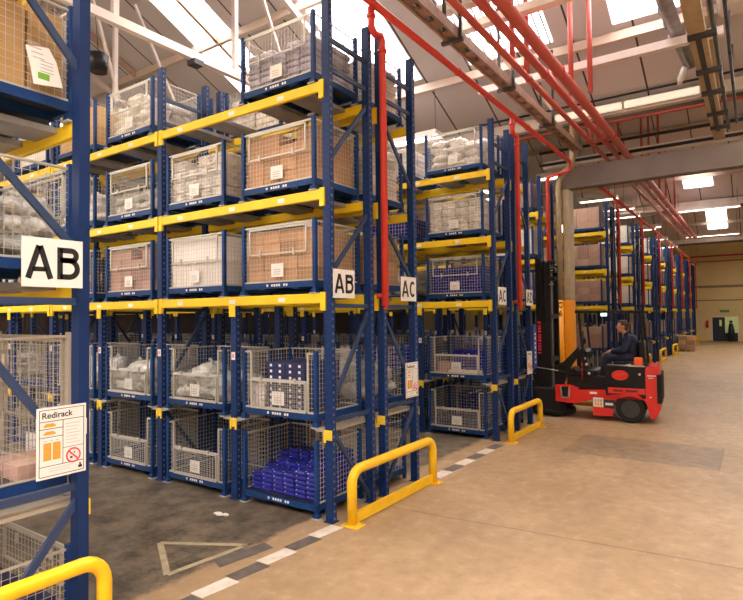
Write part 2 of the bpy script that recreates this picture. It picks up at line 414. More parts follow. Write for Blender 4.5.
y = 2.0; k = 0; nw = nd = 0
while y < 4.2:
    w_ = k % 2 == 0
    if w_: nw += 1
    else: nd += 1
    flat('floor_block', [(.06, y), (.22, y), (.24, y+.33), (.08, y+.33)], 'blockwhite' if w_ else 'blockdark',
         f"{'white' if w_ else 'dark grey'} painted floor block, {ORD[(nw if w_ else nd)-1]} {'white' if w_ else 'dark'} one beyond the middle yellow guard", group='painted blocks across the second aisle mouth')
    y += .37; k += 1
tri = [(-1.01, -1.25), (-.29, -.85), (-.39, -1.62)]
tb = mb('tapepaint')
for i in range(3):
    a, b_ = Vector((*tri[i], .0015)), Vector((*tri[(i+1) % 3], .0015)); tb.bar(a, b_, .055, .002)
tag(tb.build('tape_triangle'), 'worn beige tape triangle stuck on the dark aisle floor', 'floor marking')
lt = mb('white'); 
for dx, dy, a in ((0, 0, .3), (.06, .03, -.2), (-.05, .02, .5)):
    lt.ball((dx, dy, .012), (.05, .03, .012), 8, Matrix.Rotation(a, 3, 'Z'))
tag(lt.build('paper_scrap', None, (-1.11, -.46, 0)), 'crumpled white paper scrap on the dark aisle floor', 'litter')

# ------------------------------------------------------------------ racks
L2, L3, L4, T, D = 2.33, 3.41, 4.54, 5.40, .79
def upright_mesh(h, k='punched'):
    b = mb(k); b.box(-.045, .045, -.035, -.029, 0, h); b.box(-.045, -.039, -.029, .035, 0, h); b.box(.039, .045, -.029, .035, 0, h)
    b.box(-.039, -.02, .029, .035, 0, h); b.box(.02, .039, .029, .035, 0, h)
    b.mat('blue').box(-.06, .06, -.055, .055, 0, .008)
    return b.mesh('upright')
UP = upright_mesh(T); UPF = upright_mesh(T, 'blue'); UPS = upright_mesh(L2-.106)
def beam_mesh(x0, x1, front=True):
    b = mb('yellow'); b.rbox(x0+.03, x1-.03, -.022, .022, -.105, 0, .006)
    for x in (x0+.045, x1-.045): b.box(x-.03, x+.03, -.03, .0, -.18, .012)
    return b.mesh('beam')
BEAM = beam_mesh(-2.8, 0)
def dot_mesh():
    b = mb('white')
    b.box(-.05, .05, -.0245, -.0222, -.08, -.032)
    return b.mesh('beam_label')
DOT = dot_mesh()
def deck_mesh():
    b = mb('galv')
    for xa, xb in ((-.62, -.32), (-1.12, -.82)): b.box(xa, xb, .03, .76, -.045, -.002)
    return b.mesh('deck_panel')
DECK = deck_mesh()
def rail_mesh():
    b = mb('rail'); b.box(-.19, -.055, .0, .79, -.012, 0).box(-.068, -.055, 0, .79, -.04, .012); return b.mesh('support_rail')
RAIL = rail_mesh()
def bracket_mesh(sides):
    b = mb('yellow'); b.box(-.05, .05, -.008, -.001, -.10, .0); b.mat('rail')
    for q in sides: a, c = sorted((q*.045, q*.15)); b.box(a, c, -.012, .035, -.024, -.013)
    b.mat('yellow')
    for q in sides: a, c = sorted((q*.03, q*.055)); b.box(a, c, -.014, .0, -.13, -.024)
    b.mat('silver')
    for x in (-.02, .02):
        for z in (-.03, -.075): b.box(x-.008, x+.008, -.014, -.008, z-.008, z+.008)
    return b.mesh('bracket')
BRK = {k: bracket_mesh(k) for k in ((-1, 1), (-1,), (1,))}
Q = .93
BRC = {}
def bracing(r, x, mirror):
    y0, y1 = .035, D-.035
    if mirror: y0, y1 = y1, y0
    segs = [(y0, 5.0, y1, 5.0), (y0, 4.68, y1, 4.68)]+[(y1, za, y0, zb) for za, zb in ((4.5, 3.7), (3.25, 2.5), (2.15, 1.15), (.05, .95))]+[(y0, 1.02, y1, 1.02), (y0, 2.2, y1, 2.2)]
    for q in segs:
        if q not in BRC: BRC[q] = mb('brace').bar((0, q[0], q[1]), (0, q[2], q[3]), .028, .045).mesh('brace')
        obj('brace', BRC[q], r, (x, 0, 0))
TEE = mb('yellow').box(-.05, .05, -.022, -.0155, L2-.23, L2-.10).mesh('tee_connector')
NPL = mb('white').box(-.03, .03, -.006, -.001, 1.6, 1.69).mat('signred').box(-.01, .01, -.0075, -.006, 1.625, 1.665).mesh('number_plate')
def rack(label, x0, y0, nb, front, mirror=False, first_beams=True, ups=True, group=None):
    """one run of racking; y0 is its near face, front=-1 if the picking side faces the viewer"""
    r = thing('pallet_rack', label, 'pallet rack', (x0, y0, 0), 0, group)
    ys = (.035, D-.035)
    for i in range(nb+1):
        for yy in ys: obj('upright', UPF if y0 < -1 else UP, r, (-2.8*i, yy, 0))
        bracing(r, -2.8*i, mirror)
    for i in range(nb):
        for yy in ys: obj('short_upright', UPS, r, (-2.8*i-1.4, yy, 0))
        for z in (L2, L3, L4):
            o = obj('beam', BEAM, r, (-2.8*i, -.012+.02, z)); [obj('beam_label', DOT, o, (x, 0, 0)) for x in (-2.35, -1.4, -.62)]
            o2 = obj('beam', BEAM, r, (-2.8*i-2.8, D-.008, z), math.pi); obj('beam_label', DOT, o2, (-1.4, 0, 0))
            for k in (0, 1): obj('deck_panel', DECK, r, (-2.8*i-1.4*k, 0, z))
        for k in (0, 1):
            obj('support_rail', RAIL, r, (-2.8*i-1.4*k, 0, Q))
            rr = obj('support_rail', RAIL, r, (-2.8*i-1.4*k-1.4, D, Q), math.pi)
    for i in range(nb*2+1):
        k = ((-1,), (1,)) if i == 0 else (((1,), (-1,)) if i == nb*2 else ((-1, 1), (-1, 1))); obj('bracket', BRK[k[0]], r, (-1.4*i, 0, Q)); obj('bracket', BRK[k[1]], r, (-1.4*i, D, Q), math.pi)
    for i in range(nb):
        obj('tee_connector', TEE, r, (-2.8*i-1.4, 0, 0)); obj('tee_connector', TEE, r, (-2.8*i-1.4, D, 0), math.pi)
    for i in range(nb*2): obj('number_plate', NPL, r, (-1.4*(i+1), 0, 0))
    return r
S = 4.4
PAIR = [0, S, 2*S, 3*S, 4*S, 5*S, 6*S, 7*S, 8*S, 9*S]
NAMES = ['AB', 'AC', 'C', 'D', 'E', 'F', 'G', 'H', 'I']
rack('blue foreground rack at left edge behind the nearest yellow guard', 0, -2.517-D, 2, 1, True)
rack('blue and yellow rack carrying the middle AB sign, left of the red riser', 0, 0, 3, -1)
rack('blue rack backing the AB rack, right of the red riser, with AC sign', 0, .985, 3, 1, True)
rack('second large blue rack across the aisle, carrying the farther AC sign', 0, S, 5, -1)
rack('blue rack carrying the AD sign, behind the farther AC rack', 0, S+.985, 3, 1, True)
rack('blue rack behind the forklift mast, set back beside the column', -.6, 2*S, 3, -1)
rack('blue rack half hidden behind the stone coloured column', -.6, 2*S+.985, 2, 1, True)
FARN = ['first rack right of the column, behind the driver', 'second rack right of the column', 'third rack right of the column', 'fourth rack right of the column', 'fifth rack right of the column', 'sixth rack right of the column', 'last rack before the far wall']
for i, Y in enumerate(PAIR[3:]):
    rack(f'rack end, {FARN[i]}, nearer of pair', 0, Y, 2 if i < 2 else 1, -1)
    rack(f'rack end, {FARN[i]}, farther of pair', 0, Y+.985, 1, 1, True)

# ------------------------------------------------------------------ cages
W, DP, H = 1.10, .80, .80
def wires(b, axis, c, u0, u1, z0, z1, su=.05, sz=.05, t=.0016):
    """mesh panel in plane axis=c, spanning u and z"""
    n = max(1, round((u1-u0)/su)); k = max(1, round((z1-z0)/sz))
    for i in range(n+1):
        u = u0+(u1-u0)*i/n
        if axis == 'y': b.box(u-t, u+t, c-t, c+t, z0, z1)
        else: b.box(c-t, c+t, u-t, u+t, z0, z1)
    for i in range(k+1):
        z = z0+(z1-z0)*i/k
        if axis == 'y': b.box(u0, u1, c-t*1.6, c, z-t, z+t)
        else: b.box(c, c+t*1.6, u0, u1, z-t, z+t)
def frame_rods(b, axis, c, u0, u1, z0, z1, r=.008):
    for (ua, za, ub, zb) in ((u0, z0, u1, z0), (u0, z1, u1, z1), (u0, z0, u0, z1), (u1, z0, u1, z1)):
        p = (ua, c, za) if axis == 'y' else (c, ua, za); q = (ub, c, zb) if axis == 'y' else (c, ub, zb)
        b.bar(p, q, r*2, r*2)
CAGEPARTS = {}
def cage_parts(style):
    if style in CAGEPARTS: return CAGEPARTS[style]
    H_ = 1.07 if style == 'tall' else (.6 if style == 'low' else H)
    wk = 'creamwire' if style == 'tall' else 'wire'; pk = 'creamwire' if style == 'tall' else 'cageblue'
    P = {}
    b = mb('cageblue'); hx, hy = W/2, DP/2
    b.box(-hx, hx, -hy+.005, -hy+.035, .075, .14).box(-hx, hx, hy-.035, hy-.005, .075, .14)
    b.box(-hx+.005, -hx+.035, -hy, hy, .075, .14).box(hx-.035, hx-.005, -hy, hy, .075, .14)
    b.mat('darksteel').box(-hx+.02, hx-.02, -hy+.02, hy-.02, .125, .14)
    b.mat('cageblue').box(-.3, -.2, -hy+.02, hy-.02, .06, .125).box(.2, .3, -hy+.02, hy-.02, .06, .125)
    b.mat('white')
    for i in range(9):
        if i in (1, 6): continue
        b.box(-.16+i*.036, -.16+i*.036+.024, -hy+.003, -hy+.0055, .095, .12)
    P['base_frame'] = b.mesh('base_frame')
    b = mb(pk); b.box(-.02, .02, -.02, .02, .03, H_).mat('zincfoot' if style != 'tall' else 'galv').box(-.045, .045, -.045, .045, 0, .012).mat(pk).box(-.034, .034, -.034, .034, .012, .05)
    P['post'] = b.mesh('post')
    b = mb(wk); wires(b, 'x', 0, -hy+.03, hy-.03, .15, H_-.04); frame_rods(b, 'x', 0, -hy+.03, hy-.03, .15, H_-.03, .007); P['side_mesh'] = b.mesh('side_mesh')
    b = mb(wk); wires(b, 'y', 0, -hx+.03, hx-.03, .15, H_-.04); frame_rods(b, 'y', 0, -hx+.03, hx-.03, .15, H_-.03, .007); P['back_mesh'] = b.mesh('back_mesh')
    if style in ('closed', 'tall', 'low'):
        b = mb(wk); wires(b, 'y', 0, -hx+.03, hx-.03, .15, H_-.04); frame_rods(b, 'y', 0, -hx+.03, hx-.03, .15, H_-.03, .008); P['front_mesh'] = b.mesh('front_mesh')
        b = mb(wk); frame_rods(b, 'y', -.012, -hx+.13, hx-.13, .46 if style != 'low' else .3, H_-.06, .009)
        for x in (-.25, .25): b.box(x-.012, x+.012, -.03, -.01, .43, .5)
        P['gate'] = b.mesh('gate')
    elif style == 'half':
        b = mb(wk); wires(b, 'y', 0, -hx+.14, hx-.14, .16, .47, .05, .05); frame_rods(b, 'y', 0, -hx+.14, hx-.14, .16, .47, .009)
        for sx in (-1, 1):
            a, c = sorted((sx*(hx-.03), sx*(hx-.13))); wires(b, 'y', 0, a, c, .15, H_-.04); frame_rods(b, 'y', 0, a, c, .15, H_-.03, .009)
        P['front_mesh'] = b.mesh('front_mesh')
        b = mb(wk); wires(b, 'y', -.02, -hx+.16, hx-.16, .15, .45, .05, .05); frame_rods(b, 'y', -.02, -hx+.15, hx-.15, .15, .455, .008)
        for x in (-.25, .25): b.box(x-.012, x+.012, -.035, -.01, .44, .5)
        P['gate'] = b.mesh('gate')
    if style != 'open':
        b = mb('white'); b.box(-.09, .09, -.013, -.009, .2, .345).mat('greyink')
        for z in (.225, .25, .275): b.box(-.055, .045, -.0135, -.012, z, z+.008)
        P['label_card'] = b.mesh('label_card')
    # joined version for copies whose parts do not show
    CAGEPARTS[style] = P; return P
def simple_cage_mesh():
    b = mb('cageblue'); hx, hy = W/2, DP/2
    b.box(-hx, hx, -hy+.005, hy-.005, .075, .14)
    for sx in (-1, 1):
        for sy in (-1, 1): b.box(sx*(hx-.02)-.02, sx*(hx-.02)+.02, sy*(hy-.02)-.02, sy*(hy-.02)+.02, 0, H)
    b.mat('wire')
    for sx in (-1, 1): wires(b, 'x', sx*(hx-.02), -hy+.03, hy-.03, .15, H-.04, .065, .065)
    for sy in (-1, 1): wires(b, 'y', sy*(hy-.02), -hx+.03, hx-.03, .15, H-.04, .065, .065)
    return b.mesh('wire_cage')
SIMPLE = simple_cage_mesh()
def cage(style, loc, flip, label, group):
    if style == 'simple':
        return tag(obj('wire_cage', SIMPLE, None, loc, math.pi if flip else 0), label, 'wire cage', group)
    P = cage_parts(style); r = thing('wire_cage', label, 'wire cage', loc, math.pi if flip else 0, group); hx, hy = W/2-.02, DP/2-.02
    obj('base_frame', P['base_frame'], r)
    for sx in (-1, 1):
        for sy in (-1, 1): obj('post', P['post'], r, (sx*hx, sy*hy, 0))
    for sx in (-1, 1): obj('side_mesh', P['side_mesh'], r, (sx*hx, 0, 0))
    obj('back_mesh', P['back_mesh'], r, (0, hy, 0))
    if 'front_mesh' in P: obj('front_mesh', P['front_mesh'], r, (0, -hy, 0))
    if 'gate' in P: obj('gate', P['gate'], r, (0, -hy, 0))
    if 'label_card' in P: obj('label_card', P['label_card'], r, (0, -hy, 0))
    return r
# ---- goods
def carton_mesh(x, y, z, k, tape=True):
    b = mb(k); b.rbox(-x/2, x/2, -y/2, y/2, 0, z, .004)
    if tape: b.mat('tape').box(-x/2+.004, x/2-.004, -.018, .018, z, z+.001); b.box(-.0, .001+x*.0, 0, .001, 0, .001)
    return b.mesh('carton')
def lump_mesh(sx, sy, sz, k, seed, n=20):
    rnd = random.Random(seed); b = mb(k); b.ball((0, 0, sz/2), (sx/2, sy/2, sz/2), n)
    import mathutils.noise as nz
    o = Vector((seed*3.1, 0, 0))
    for i, v in enumerate(b.v):
        p = Vector(v); d = 1+.45*nz.noise(p*10+o)+.3*nz.noise(p*26+o); c = Vector((0, 0, sz/2)); q = c+(p-c)*d
        q.z = max(0, min(sz, q.z)); b.v[i] = tuple(q)
    # a gathered neck
    b.tube([(0, 0, sz*.9), (.02, .01, sz*1.05), (.05, .02, sz*1.12)], [.035, .012, .03], 7)
    return b.mesh('bag')
def pack_mesh(x, y, z, k='bluepack'):
    b = mb(k); b.rbox(-x/2, x/2, -y/2, y/2, 0, z, .014); return b.mesh('pack')
def bundle_mesh(x, y, z, k, seed):
    b = mb(k); rnd = random.Random(seed); n = 3
    for i in range(n):
        j = rnd.uniform(-.006, .006); b.rbox(-x/2+j, x/2+j, -y/2, y/2, z*i/n, z*(i+1)/n-.002, .012)
    b.mat('white').box(-.04, .04, -y/2-.002, -y/2+.01, z*.3, z*.7)
    return b.mesh('bundle')
def navy_mesh(x, y, z):
    b = mb('navybox'); b.rbox(-x/2, x/2, -y/2, y/2, 0, z, .004); b.mat('white')
    for i in (-1, 1): b.box(i*x*.24-.016, i*x*.24+.016, -y/2-.0015, -y/2, z*.25, z*.7)
    return b.mesh('navy_box')
IW, ID = W-.10, DP-.10
def rowname(i, n): return 'bottom row' if i == 0 else ('top row' if i == n-1 else ORD[i]+' row up')
def colname(i, n):
    if n == 1: return ''
    if n == 3 and i == 1: return 'middle'
    return 'leftmost' if i == 0 else ('rightmost' if i == n-1 else ORD[i]+' from left')
def itemlabel(what, iz, nz, ix, nx, iy, ny, flip, where):
    if flip: ix = nx-1-ix; 
    bk = '' if ny == 1 else (('back ' if (iy == 0) == flip else 'front ') if (ny == 2) else ('front ', 'middle ', 'back ')[iy])
    return f'{bk}{what}, {rowname(iz, nz)}, {colname(ix, nx)}, {where}'.replace(', ,', ',')
def grid(meshes, name, cat, loc, flip, nx, ny, nz, cell, label, group, jit=.004, z0=.14, seed=1, x0=0, topdrop=0):
    rnd = random.Random(seed); cx, cy, cz = cell; n = 0
    rot = math.pi if flip else 0; s = -1 if flip else 1
    what, where = label
    for iz in range(nz):
        for iy in range(ny):
            for ix in range(nx):
                if iz == nz-1 and rnd.random() < topdrop: continue
                x = x0+(ix-(nx-1)/2)*cx+rnd.uniform(-jit, jit); y = -ID/2+cy/2+iy*cy+rnd.uniform(0, jit)
                o = obj(name, rnd.choice(meshes), None, (loc[0]+s*x, loc[1]+s*y, loc[2]+z0+iz*cz), rot)
                tag(o, itemlabel(what, iz, nz, ix, nx, iy, ny, flip, where), cat, group); n += 1
    return n
mc = {}
def cached(key, fn):
    if key not in mc: mc[key] = fn()
    return mc[key]
COUNT = {}
def fill(kind, loc, flip, where, seed):
    k = 0; s = -1 if flip else 1
    if kind in ('brown', 'pink', 'tan'):
        me = [cached((kind, i), lambda i=i: carton_mesh(.245-.004*i, .226, .143, kind)) for i in range(2)]
        k = grid(me, 'carton', 'carton', loc, flip, 4, 1, 4, (.249, .23, .145), ('brown carton', where), f'cartons in {where}', seed=seed, topdrop=.15)
        me = cached((kind, 'b'), lambda: carton_mesh(.485, .44, .278, kind))
        for i in (0, 1):
            for iz in (0, 1):
                o = tag(obj('carton', me, None, (loc[0]+(i-.5)*.5, loc[1]+s*.115, loc[2]+.14+iz*.28)), f"large {'upper' if iz else 'lower'} {'right' if i else 'left'} carton behind small ones, {where}", 'carton', f'cartons in {where}'); k += 1
    elif kind and kind.startswith('few'):
        kk = {'fewbrown': 'brown', 'fewtan': 'tan', 'fewpink': 'pink', 'fewwhite': 'whitebox'}[kind]
        me = [cached(kind, lambda: carton_mesh(.49, .66, .3, kk))]
        col = 'white' if kk == 'whitebox' else 'brown'
        k = grid(me, 'carton', 'carton', loc, flip, 2, 1, 2, (.5, .68, .302), (f'{col} carton', where), f'cartons in {where}', seed=seed, topdrop=.1)
    elif kind in ('farbrown', 'fartan', 'farpink', 'farwhite'):
        kk = {'farbrown': 'brown', 'fartan': 'tan', 'farpink': 'pink', 'farwhite': 'whitebox'}[kind]
        me = [cached(kind, lambda: carton_mesh(.325, .66, .206, kk))]
        col = 'white' if kk == 'whitebox' else 'brown'
        k = grid(me, 'carton', 'carton', loc, flip, 3, 1, 3, (.33, .68, .208), (f'{col} carton', where), f'cartons in {where}', seed=seed)
    elif kind == 'whitebox':
        me = [cached('wb', lambda: carton_mesh(.49, .345, .298, 'whitebox', False))]
        k = grid(me, 'carton', 'carton', loc, flip, 2, 2, 2, (.495, .35, .3), ('white carton', where), f'white cartons in {where}', seed=seed, jit=.001)
    elif kind == 'bundles':
        me = [cached(('bu', i), lambda i=i: bundle_mesh(.24, .335, .135, 'pale', i)) for i in range(3)]
        k = grid(me, 'wrapped_bundle', 'wrapped bundle', loc, flip, 4, 2, 4, (.25, .345, .14), ('pale bundle', where), f'wrapped bundles in {where}', seed=seed, jit=.008, topdrop=.2)
    elif kind == 'bigbundles':
        me = [cached(('bb', i), lambda i=i: bundle_mesh(.47, .33, .26, 'pale', i)) for i in range(2)]
        k = grid(me, 'wrapped_bundle', 'wrapped bundle', loc, flip, 2, 2, 2, (.485, .345, .265), ('pale bundle', where), f'wrapped bundles in {where}', seed=seed, jit=.008)
    elif kind in ('bags', 'greybags', 'bagsfull', 'bigbags', 'biggreybags'):
        kk = 'greybag' if 'grey' in kind else 'bag'; rnd = random.Random(seed); big = 'big' in kind
        if big: me = [cached((kk, 'b', i), lambda i=i: lump_mesh(.50, .38, .24, kk, i+13)) for i in range(3)]
        else: me = [cached((kk, i), lambda i=i: lump_mesh(.38, .36, .19, kk, i+3)) for i in range(5)]
        lay = 4 if kind == 'bagsfull' else 3
        nx, lay = (2, 2) if big else (3, lay)
        for iz in range(lay):
            for ix in range(nx):
                for iy in range(2):
                    if iz == lay-1 and rnd.random() < .3 and not big: continue
                    o = obj('plastic_bag', rnd.choice(me), None, (loc[0]+s*((ix-(nx-1)/2)*(.46 if big else .32)+rnd.uniform(-.02, .02)), loc[1]+s*((iy-.5)*.33), loc[2]+.14+iz*(.17 if big else .125)), rnd.choice((0, math.pi))+rnd.uniform(-.15, .15))
                    tag(o, itemlabel('grey bag' if kk == 'greybag' else 'white bag', iz, lay, ix, nx, iy, 2, flip, where), 'plastic bag', f'bags in {where}'); k += 1
    elif kind == 'bluepacks':
        me = cached('bp', lambda: pack_mesh(.155, .215, .047))
        for iy in range(3):
            for ix in range(6):
                nl = (5, 6, 8)[iy]+(1 if ix > 3 else 0)-(1 if ix == 0 else 0)
                for iz in range(nl):
                    o = obj('blue_pack', me, None, (loc[0]+s*((ix-2.5)*.163+random.uniform(-.004, .004)), loc[1]+s*((iy-1)*.222+random.uniform(-.004, .004)), loc[2]+.14+iz*.049))
                    tag(o, itemlabel('blue pack', iz, nl, ix, 6, iy, 3, flip, 'floor cage by middle guard'), 'pack', f'blue packs in {where}'); k += 1
    elif kind == 'greypacks':
        me = [cached('gp', lambda: pack_mesh(.19, .33, .07, 'greypack'))]
        k = grid(me, 'wrapped_pack', 'pack', loc, flip, 5, 2, 6, (.2, .34, .073), ('blue-grey pack', where), f'blue-grey packs in {where}', seed=seed, jit=.008, topdrop=.4)
    elif kind == 'bluelow':
        me = [cached('bp2', lambda: pack_mesh(.235, .33, .09))]
        k = grid(me, 'blue_pack', 'pack', loc, flip, 4, 2, 5, (.245, .34, .092), ('blue pack', where), f'blue packs in {where}', seed=seed, topdrop=.3)
    elif kind == 'bluedots':
        me = [cached('nv', lambda: navy_mesh(.28, .3, .063))]
        k = grid(me, 'navy_box', 'box', loc, flip, 2, 2, 8, (.285, .31, .065), ('navy box', where), f'navy boxes in {where}', seed=seed, x0=.06, jit=.001)
        me = [cached('bu1', lambda: bundle_mesh(.2, .335, .135, 'pale', 1))]
        grid(me, 'wrapped_bundle', 'wrapped bundle', loc, flip, 1, 2, 2, (.2, .345, .14), ('pale bundle', 'left of navy boxes, '+where.split(', ')[-1]), f'bundles in {where}', seed=seed, x0=-.36)
    elif kind == 'mixed':
        me = [cached('nv2', lambda: pack_mesh(.23, .3, .1))]
        k = grid(me, 'blue_pack', 'pack', (loc[0], loc[1]+.3, loc[2]), flip, 3, 1, 4, (.24, .3, .102), ('blue pack', where), f'blue packs in {where}', seed=seed, x0=.12)
        me = [cached('cb', lambda: carton_mesh(.26, .2, .06, 'whitebox', False))]
        grid(me, 'carton', 'carton', (loc[0], loc[1], loc[2]), flip, 2, 1, 2, (.3, .22, .062), ('low white carton', where), f'low cartons in {where}', seed=seed, x0=.1, topdrop=.5)
        me = [cached('cb2', lambda: carton_mesh(.16, .16, .2, 'pink', False))]
        grid(me, 'carton', 'carton', loc, flip, 1, 1, 1, (.2, .2, .2), ('upright pink carton', where), None, seed=seed, x0=-.3)
    elif kind == 'darkfull':  # near-black bundles added to darken the lower cage levels
        me = [cached('df', lambda: pack_mesh(.49, .33, .19, 'darkwrap'))]
        k = grid(me, 'added_dark_bundle', 'wrapped bundle', loc, flip, 2, 2, 3, (.495, .345, .195), ('dark bundle', where), f'added dark bundles in {where}', seed=seed, topdrop=.15)
    elif kind == 'dark':
        me = [cached('dk', lambda: pack_mesh(.3, .3, .13, 'navybox'))]
        k = grid(me, 'dark_box', 'box', loc, flip, 3, 2, 1, (.32, .33, .13), ('dark box', where), f'dark boxes in {where}', seed=seed)
    COUNT[kind] = COUNT.get(kind, 0)+k

LV = {'G': (0, 'floor level'), 'Q': (Q, 'lower rails'), '2': (L2, 'first beams'), '3': (L3, 'second beams'), '4': (L4, 'top beams')}
CN = ['end', 'second', 'third', 'fourth', 'fifth', 'sixth', 'seventh', 'eighth', 'ninth', 'tenth']
KN = {'fewbrown': 'brown cartons', 'fewtan': 'tan cartons', 'fewpink': 'brown cartons', 'fewwhite': 'white cartons', 'half0': '','brown': 'brown cartons', 'pink': 'brown cartons', 'tan': 'tan cartons', 'farbrown': 'brown cartons', 'fartan': 'tan cartons', 'farpink': 'brown cartons', 'farwhite': 'white cartons',
      'whitebox': 'white cartons', 'bundles': 'pale bundles', 'bags': 'white bags', 'bagsfull': 'white bags', 'greybags': 'grey bags', 'bluepacks': 'blue packs', 'bluelow': 'blue packs',
      'bluedots': 'navy boxes', 'darkfull': 'added dark bundles', 'greypacks': 'blue-grey packs', 'bigbundles': 'pale bundles', 'bigbags': 'white bags', 'biggreybags': 'grey bags', 'mixed': 'mixed boxes', 'dark': 'dark boxes', None: None}
seedc = 0
FARR = ['1st rack past column', '2nd rack past column', '3rd rack past column', '4th rack past column', '5th rack past column', '6th rack past column', 'last rack']
RA = 'middle AB rack'
def put(x0, y0, col, lv, kind, style, row, flip=False, dy=0):
    global seedc; seedc += 1
    if style == 'simple': kind = {'brown': 'farbrown', 'tan': 'fartan', 'pink': 'farpink', 'bundles': 'bigbundles', 'bags': 'bigbags', 'greybags': 'biggreybags', 'bagsfull': 'bigbags'}.get(kind, kind)
    if style == 'simple' and kind and kind.startswith('far') and (row not in FARR[:3]): kind = 'few'+kind[3:]
    z, lvn = LV[lv]; x = x0-.7-1.4*col; loc = (x, y0+D/2+dy, z+.001)
    cn = KN[kind]; pos = f'{CN[col]} bay, {lvn}, {row}'
    lab = (f'wire cage of {cn}' if cn else 'empty wire cage')+f', {pos}'
    cage(style, loc, flip, lab, None)
    if kind: fill(kind, loc, flip, f'{CN[col]}-bay cage, {lvn}, {row}', seedc)
# rack A front (signed AB)
RA = 'middle AB rack'
for col, lv, kind, style in [
    (0, '4', 'greypacks', 'closed'), (2, '4', 'bagsfull', 'closed'), (3, '4', 'tan', 'simple'),
    (0, '3', 'brown', 'closed'), (1, '3', 'bundles', 'closed'), (2, '3', 'greybags', 'closed'), (3, '3', 'bags', 'closed'), (4, '3', 'bundles', 'simple'),
    (0, '2', 'brown', 'closed'), (1, '2', 'whitebox', 'closed'), (2, '2', 'pink', 'closed'), (3, '2', 'dark', 'closed'), (4, '2', 'farbrown', 'simple'), (5, '2', 'greybags', 'simple'),
    (0, 'Q', 'bluedots', 'half'), (1, 'Q', 'greybags', 'half'), (2, 'Q', 'greybags', 'half'), (3, 'Q', 'bags', 'half'), (4, 'Q', None, 'simple'),
    (0, 'G', 'bluepacks', 'open'), (1, 'G', None, 'half'), (2, 'G', None, 'half'), (3, 'G', None, 'half'), (4, 'G', 'dark', 'simple'),
    (4, '4', 'farwhite', 'simple'), (5, '3', 'farpink', 'simple'), (5, 'Q', 'greybags', 'simple')]:
    put(0, 0, col, lv, kind, style, RA)
RB = 'rack backing it'
RB = 'nearer AC rack'
for col, lv, kind, style in [
    (0, '4', 'bundles', 'closed'), (1, '4', 'bundles', 'simple'), (2, '4', 'bags', 'simple'), (3, '4', 'farpink', 'simple'),
    (0, '3', 'bundles', 'closed'), (1, '3', 'farbrown', 'simple'), (2, '3', 'bundles', 'simple'),
    (0, '2', 'brown', 'simple'), (1, '2', 'farbrown', 'simple'), (2, '2', 'farpink', 'simple'), (3, '2', 'greybags', 'simple'),
    (0, 'Q', 'greybags', 'simple'), (1, 'Q', 'darkfull', 'simple'), (2, 'Q', 'darkfull', 'simple'), (3, 'Q', 'darkfull', 'simple'),
    (0, 'G', None, 'simple'), (1, 'G', 'darkfull', 'simple'), (2, 'G', 'darkfull', 'simple'), (3, 'G', 'darkfull', 'simple')]:
    put(0, .985, col, lv, kind, style, RB, True)
RC = 'farther AC rack'
for col, lv, kind, style in [
    (0, '4', 'bagsfull', 'closed'), (1, '4', 'bundles', 'simple'), (4, '4', 'farpink', 'simple'), (6, '4', 'bags', 'simple'), (8, '4', 'farbrown', 'simple'),
    (0, '3', 'bundles', 'closed'), (1, '3', 'bluelow', 'simple'), (3, '3', 'farwhite', 'simple'), (5, '3', 'bundles', 'simple'), (7, '3', 'farbrown', 'simple'),
    (0, '2', 'bluelow', 'closed'), (1, '2', 'greybags', 'simple'), (3, '2', 'farbrown', 'simple'), (5, '2', 'farpink', 'simple'), (7, '2', 'farpink', 'simple'),
    (0, 'Q', 'mixed', 'half'), (1, 'Q', 'bluelow', 'simple'), (2, 'Q', 'greybags', 'simple'), (3, 'Q', 'darkfull', 'simple'), (4, 'Q', 'bluelow', 'simple'), (5, 'Q', 'darkfull', 'simple'), (6, 'Q', 'darkfull', 'simple'), (7, 'Q', 'darkfull', 'simple'), (8, 'Q', 'darkfull', 'simple'),
    (0, 'G', 'dark', 'half'), (1, 'G', 'darkfull', 'simple'), (2, 'G', 'darkfull', 'simple'), (3, 'G', 'darkfull', 'simple'), (4, 'G', 'darkfull', 'simple'), (5, 'G', 'darkfull', 'simple'), (6, 'G', 'darkfull', 'simple'), (7, 'G', 'darkfull', 'simple'), (8, 'G', 'darkfull', 'simple')]:
    put(0, S, col, lv, kind, style, RC)
RD = 'AD rack'
for col, lv, kind in [(0, '4', 'bundles'), (1, '4', 'bags'), (0, '3', 'farwhite'), (1, '3', 'farpink'), (0, '2', 'farpink'), (1, '2', 'bundles'), (0, 'Q', 'bluelow'), (1, 'Q', 'darkfull'), (0, 'G', 'bluelow'), (1, 'G', 'darkfull'), (2, 'Q', 'darkfull'), (3, 'Q', 'darkfull')]:
    put(0, S+.985, col, lv, kind, 'simple', RD, True)
for col, lv, kind in [(0, '4', 'farpink'), (0, '3', 'farwhite'), (0, '2', 'farpink'), (0, 'Q', 'darkfull'), (0, 'G', 'darkfull'), (1, 'Q', 'bluelow'), (2, 'Q', 'darkfull'), (1, 'G', 'darkfull')]:
    put(-.6, 2*S, col, lv, kind, 'simple', 'rack behind mast')
FARR = ['1st rack past column', '2nd rack past column', '3rd rack past column', '4th rack past column', '5th rack past column', '6th rack past column', 'last rack']
kk = [['farpink', 'farpink', 'farpink', 'farpink', None], ['farwhite', 'farwhite', 'farwhite', 'farbrown', 'dark'], ['farwhite', 'farpink', 'farwhite', 'farbrown', None],
      ['farwhite', 'farbrown', 'farpink', None, 'dark'], ['fartan', 'dark', 'fartan', 'farbrown', None], ['fartan', 'farbrown', 'fartan', 'farpink', 'dark'], ['fartan', 'fartan', 'farbrown', 'fartan', None]]
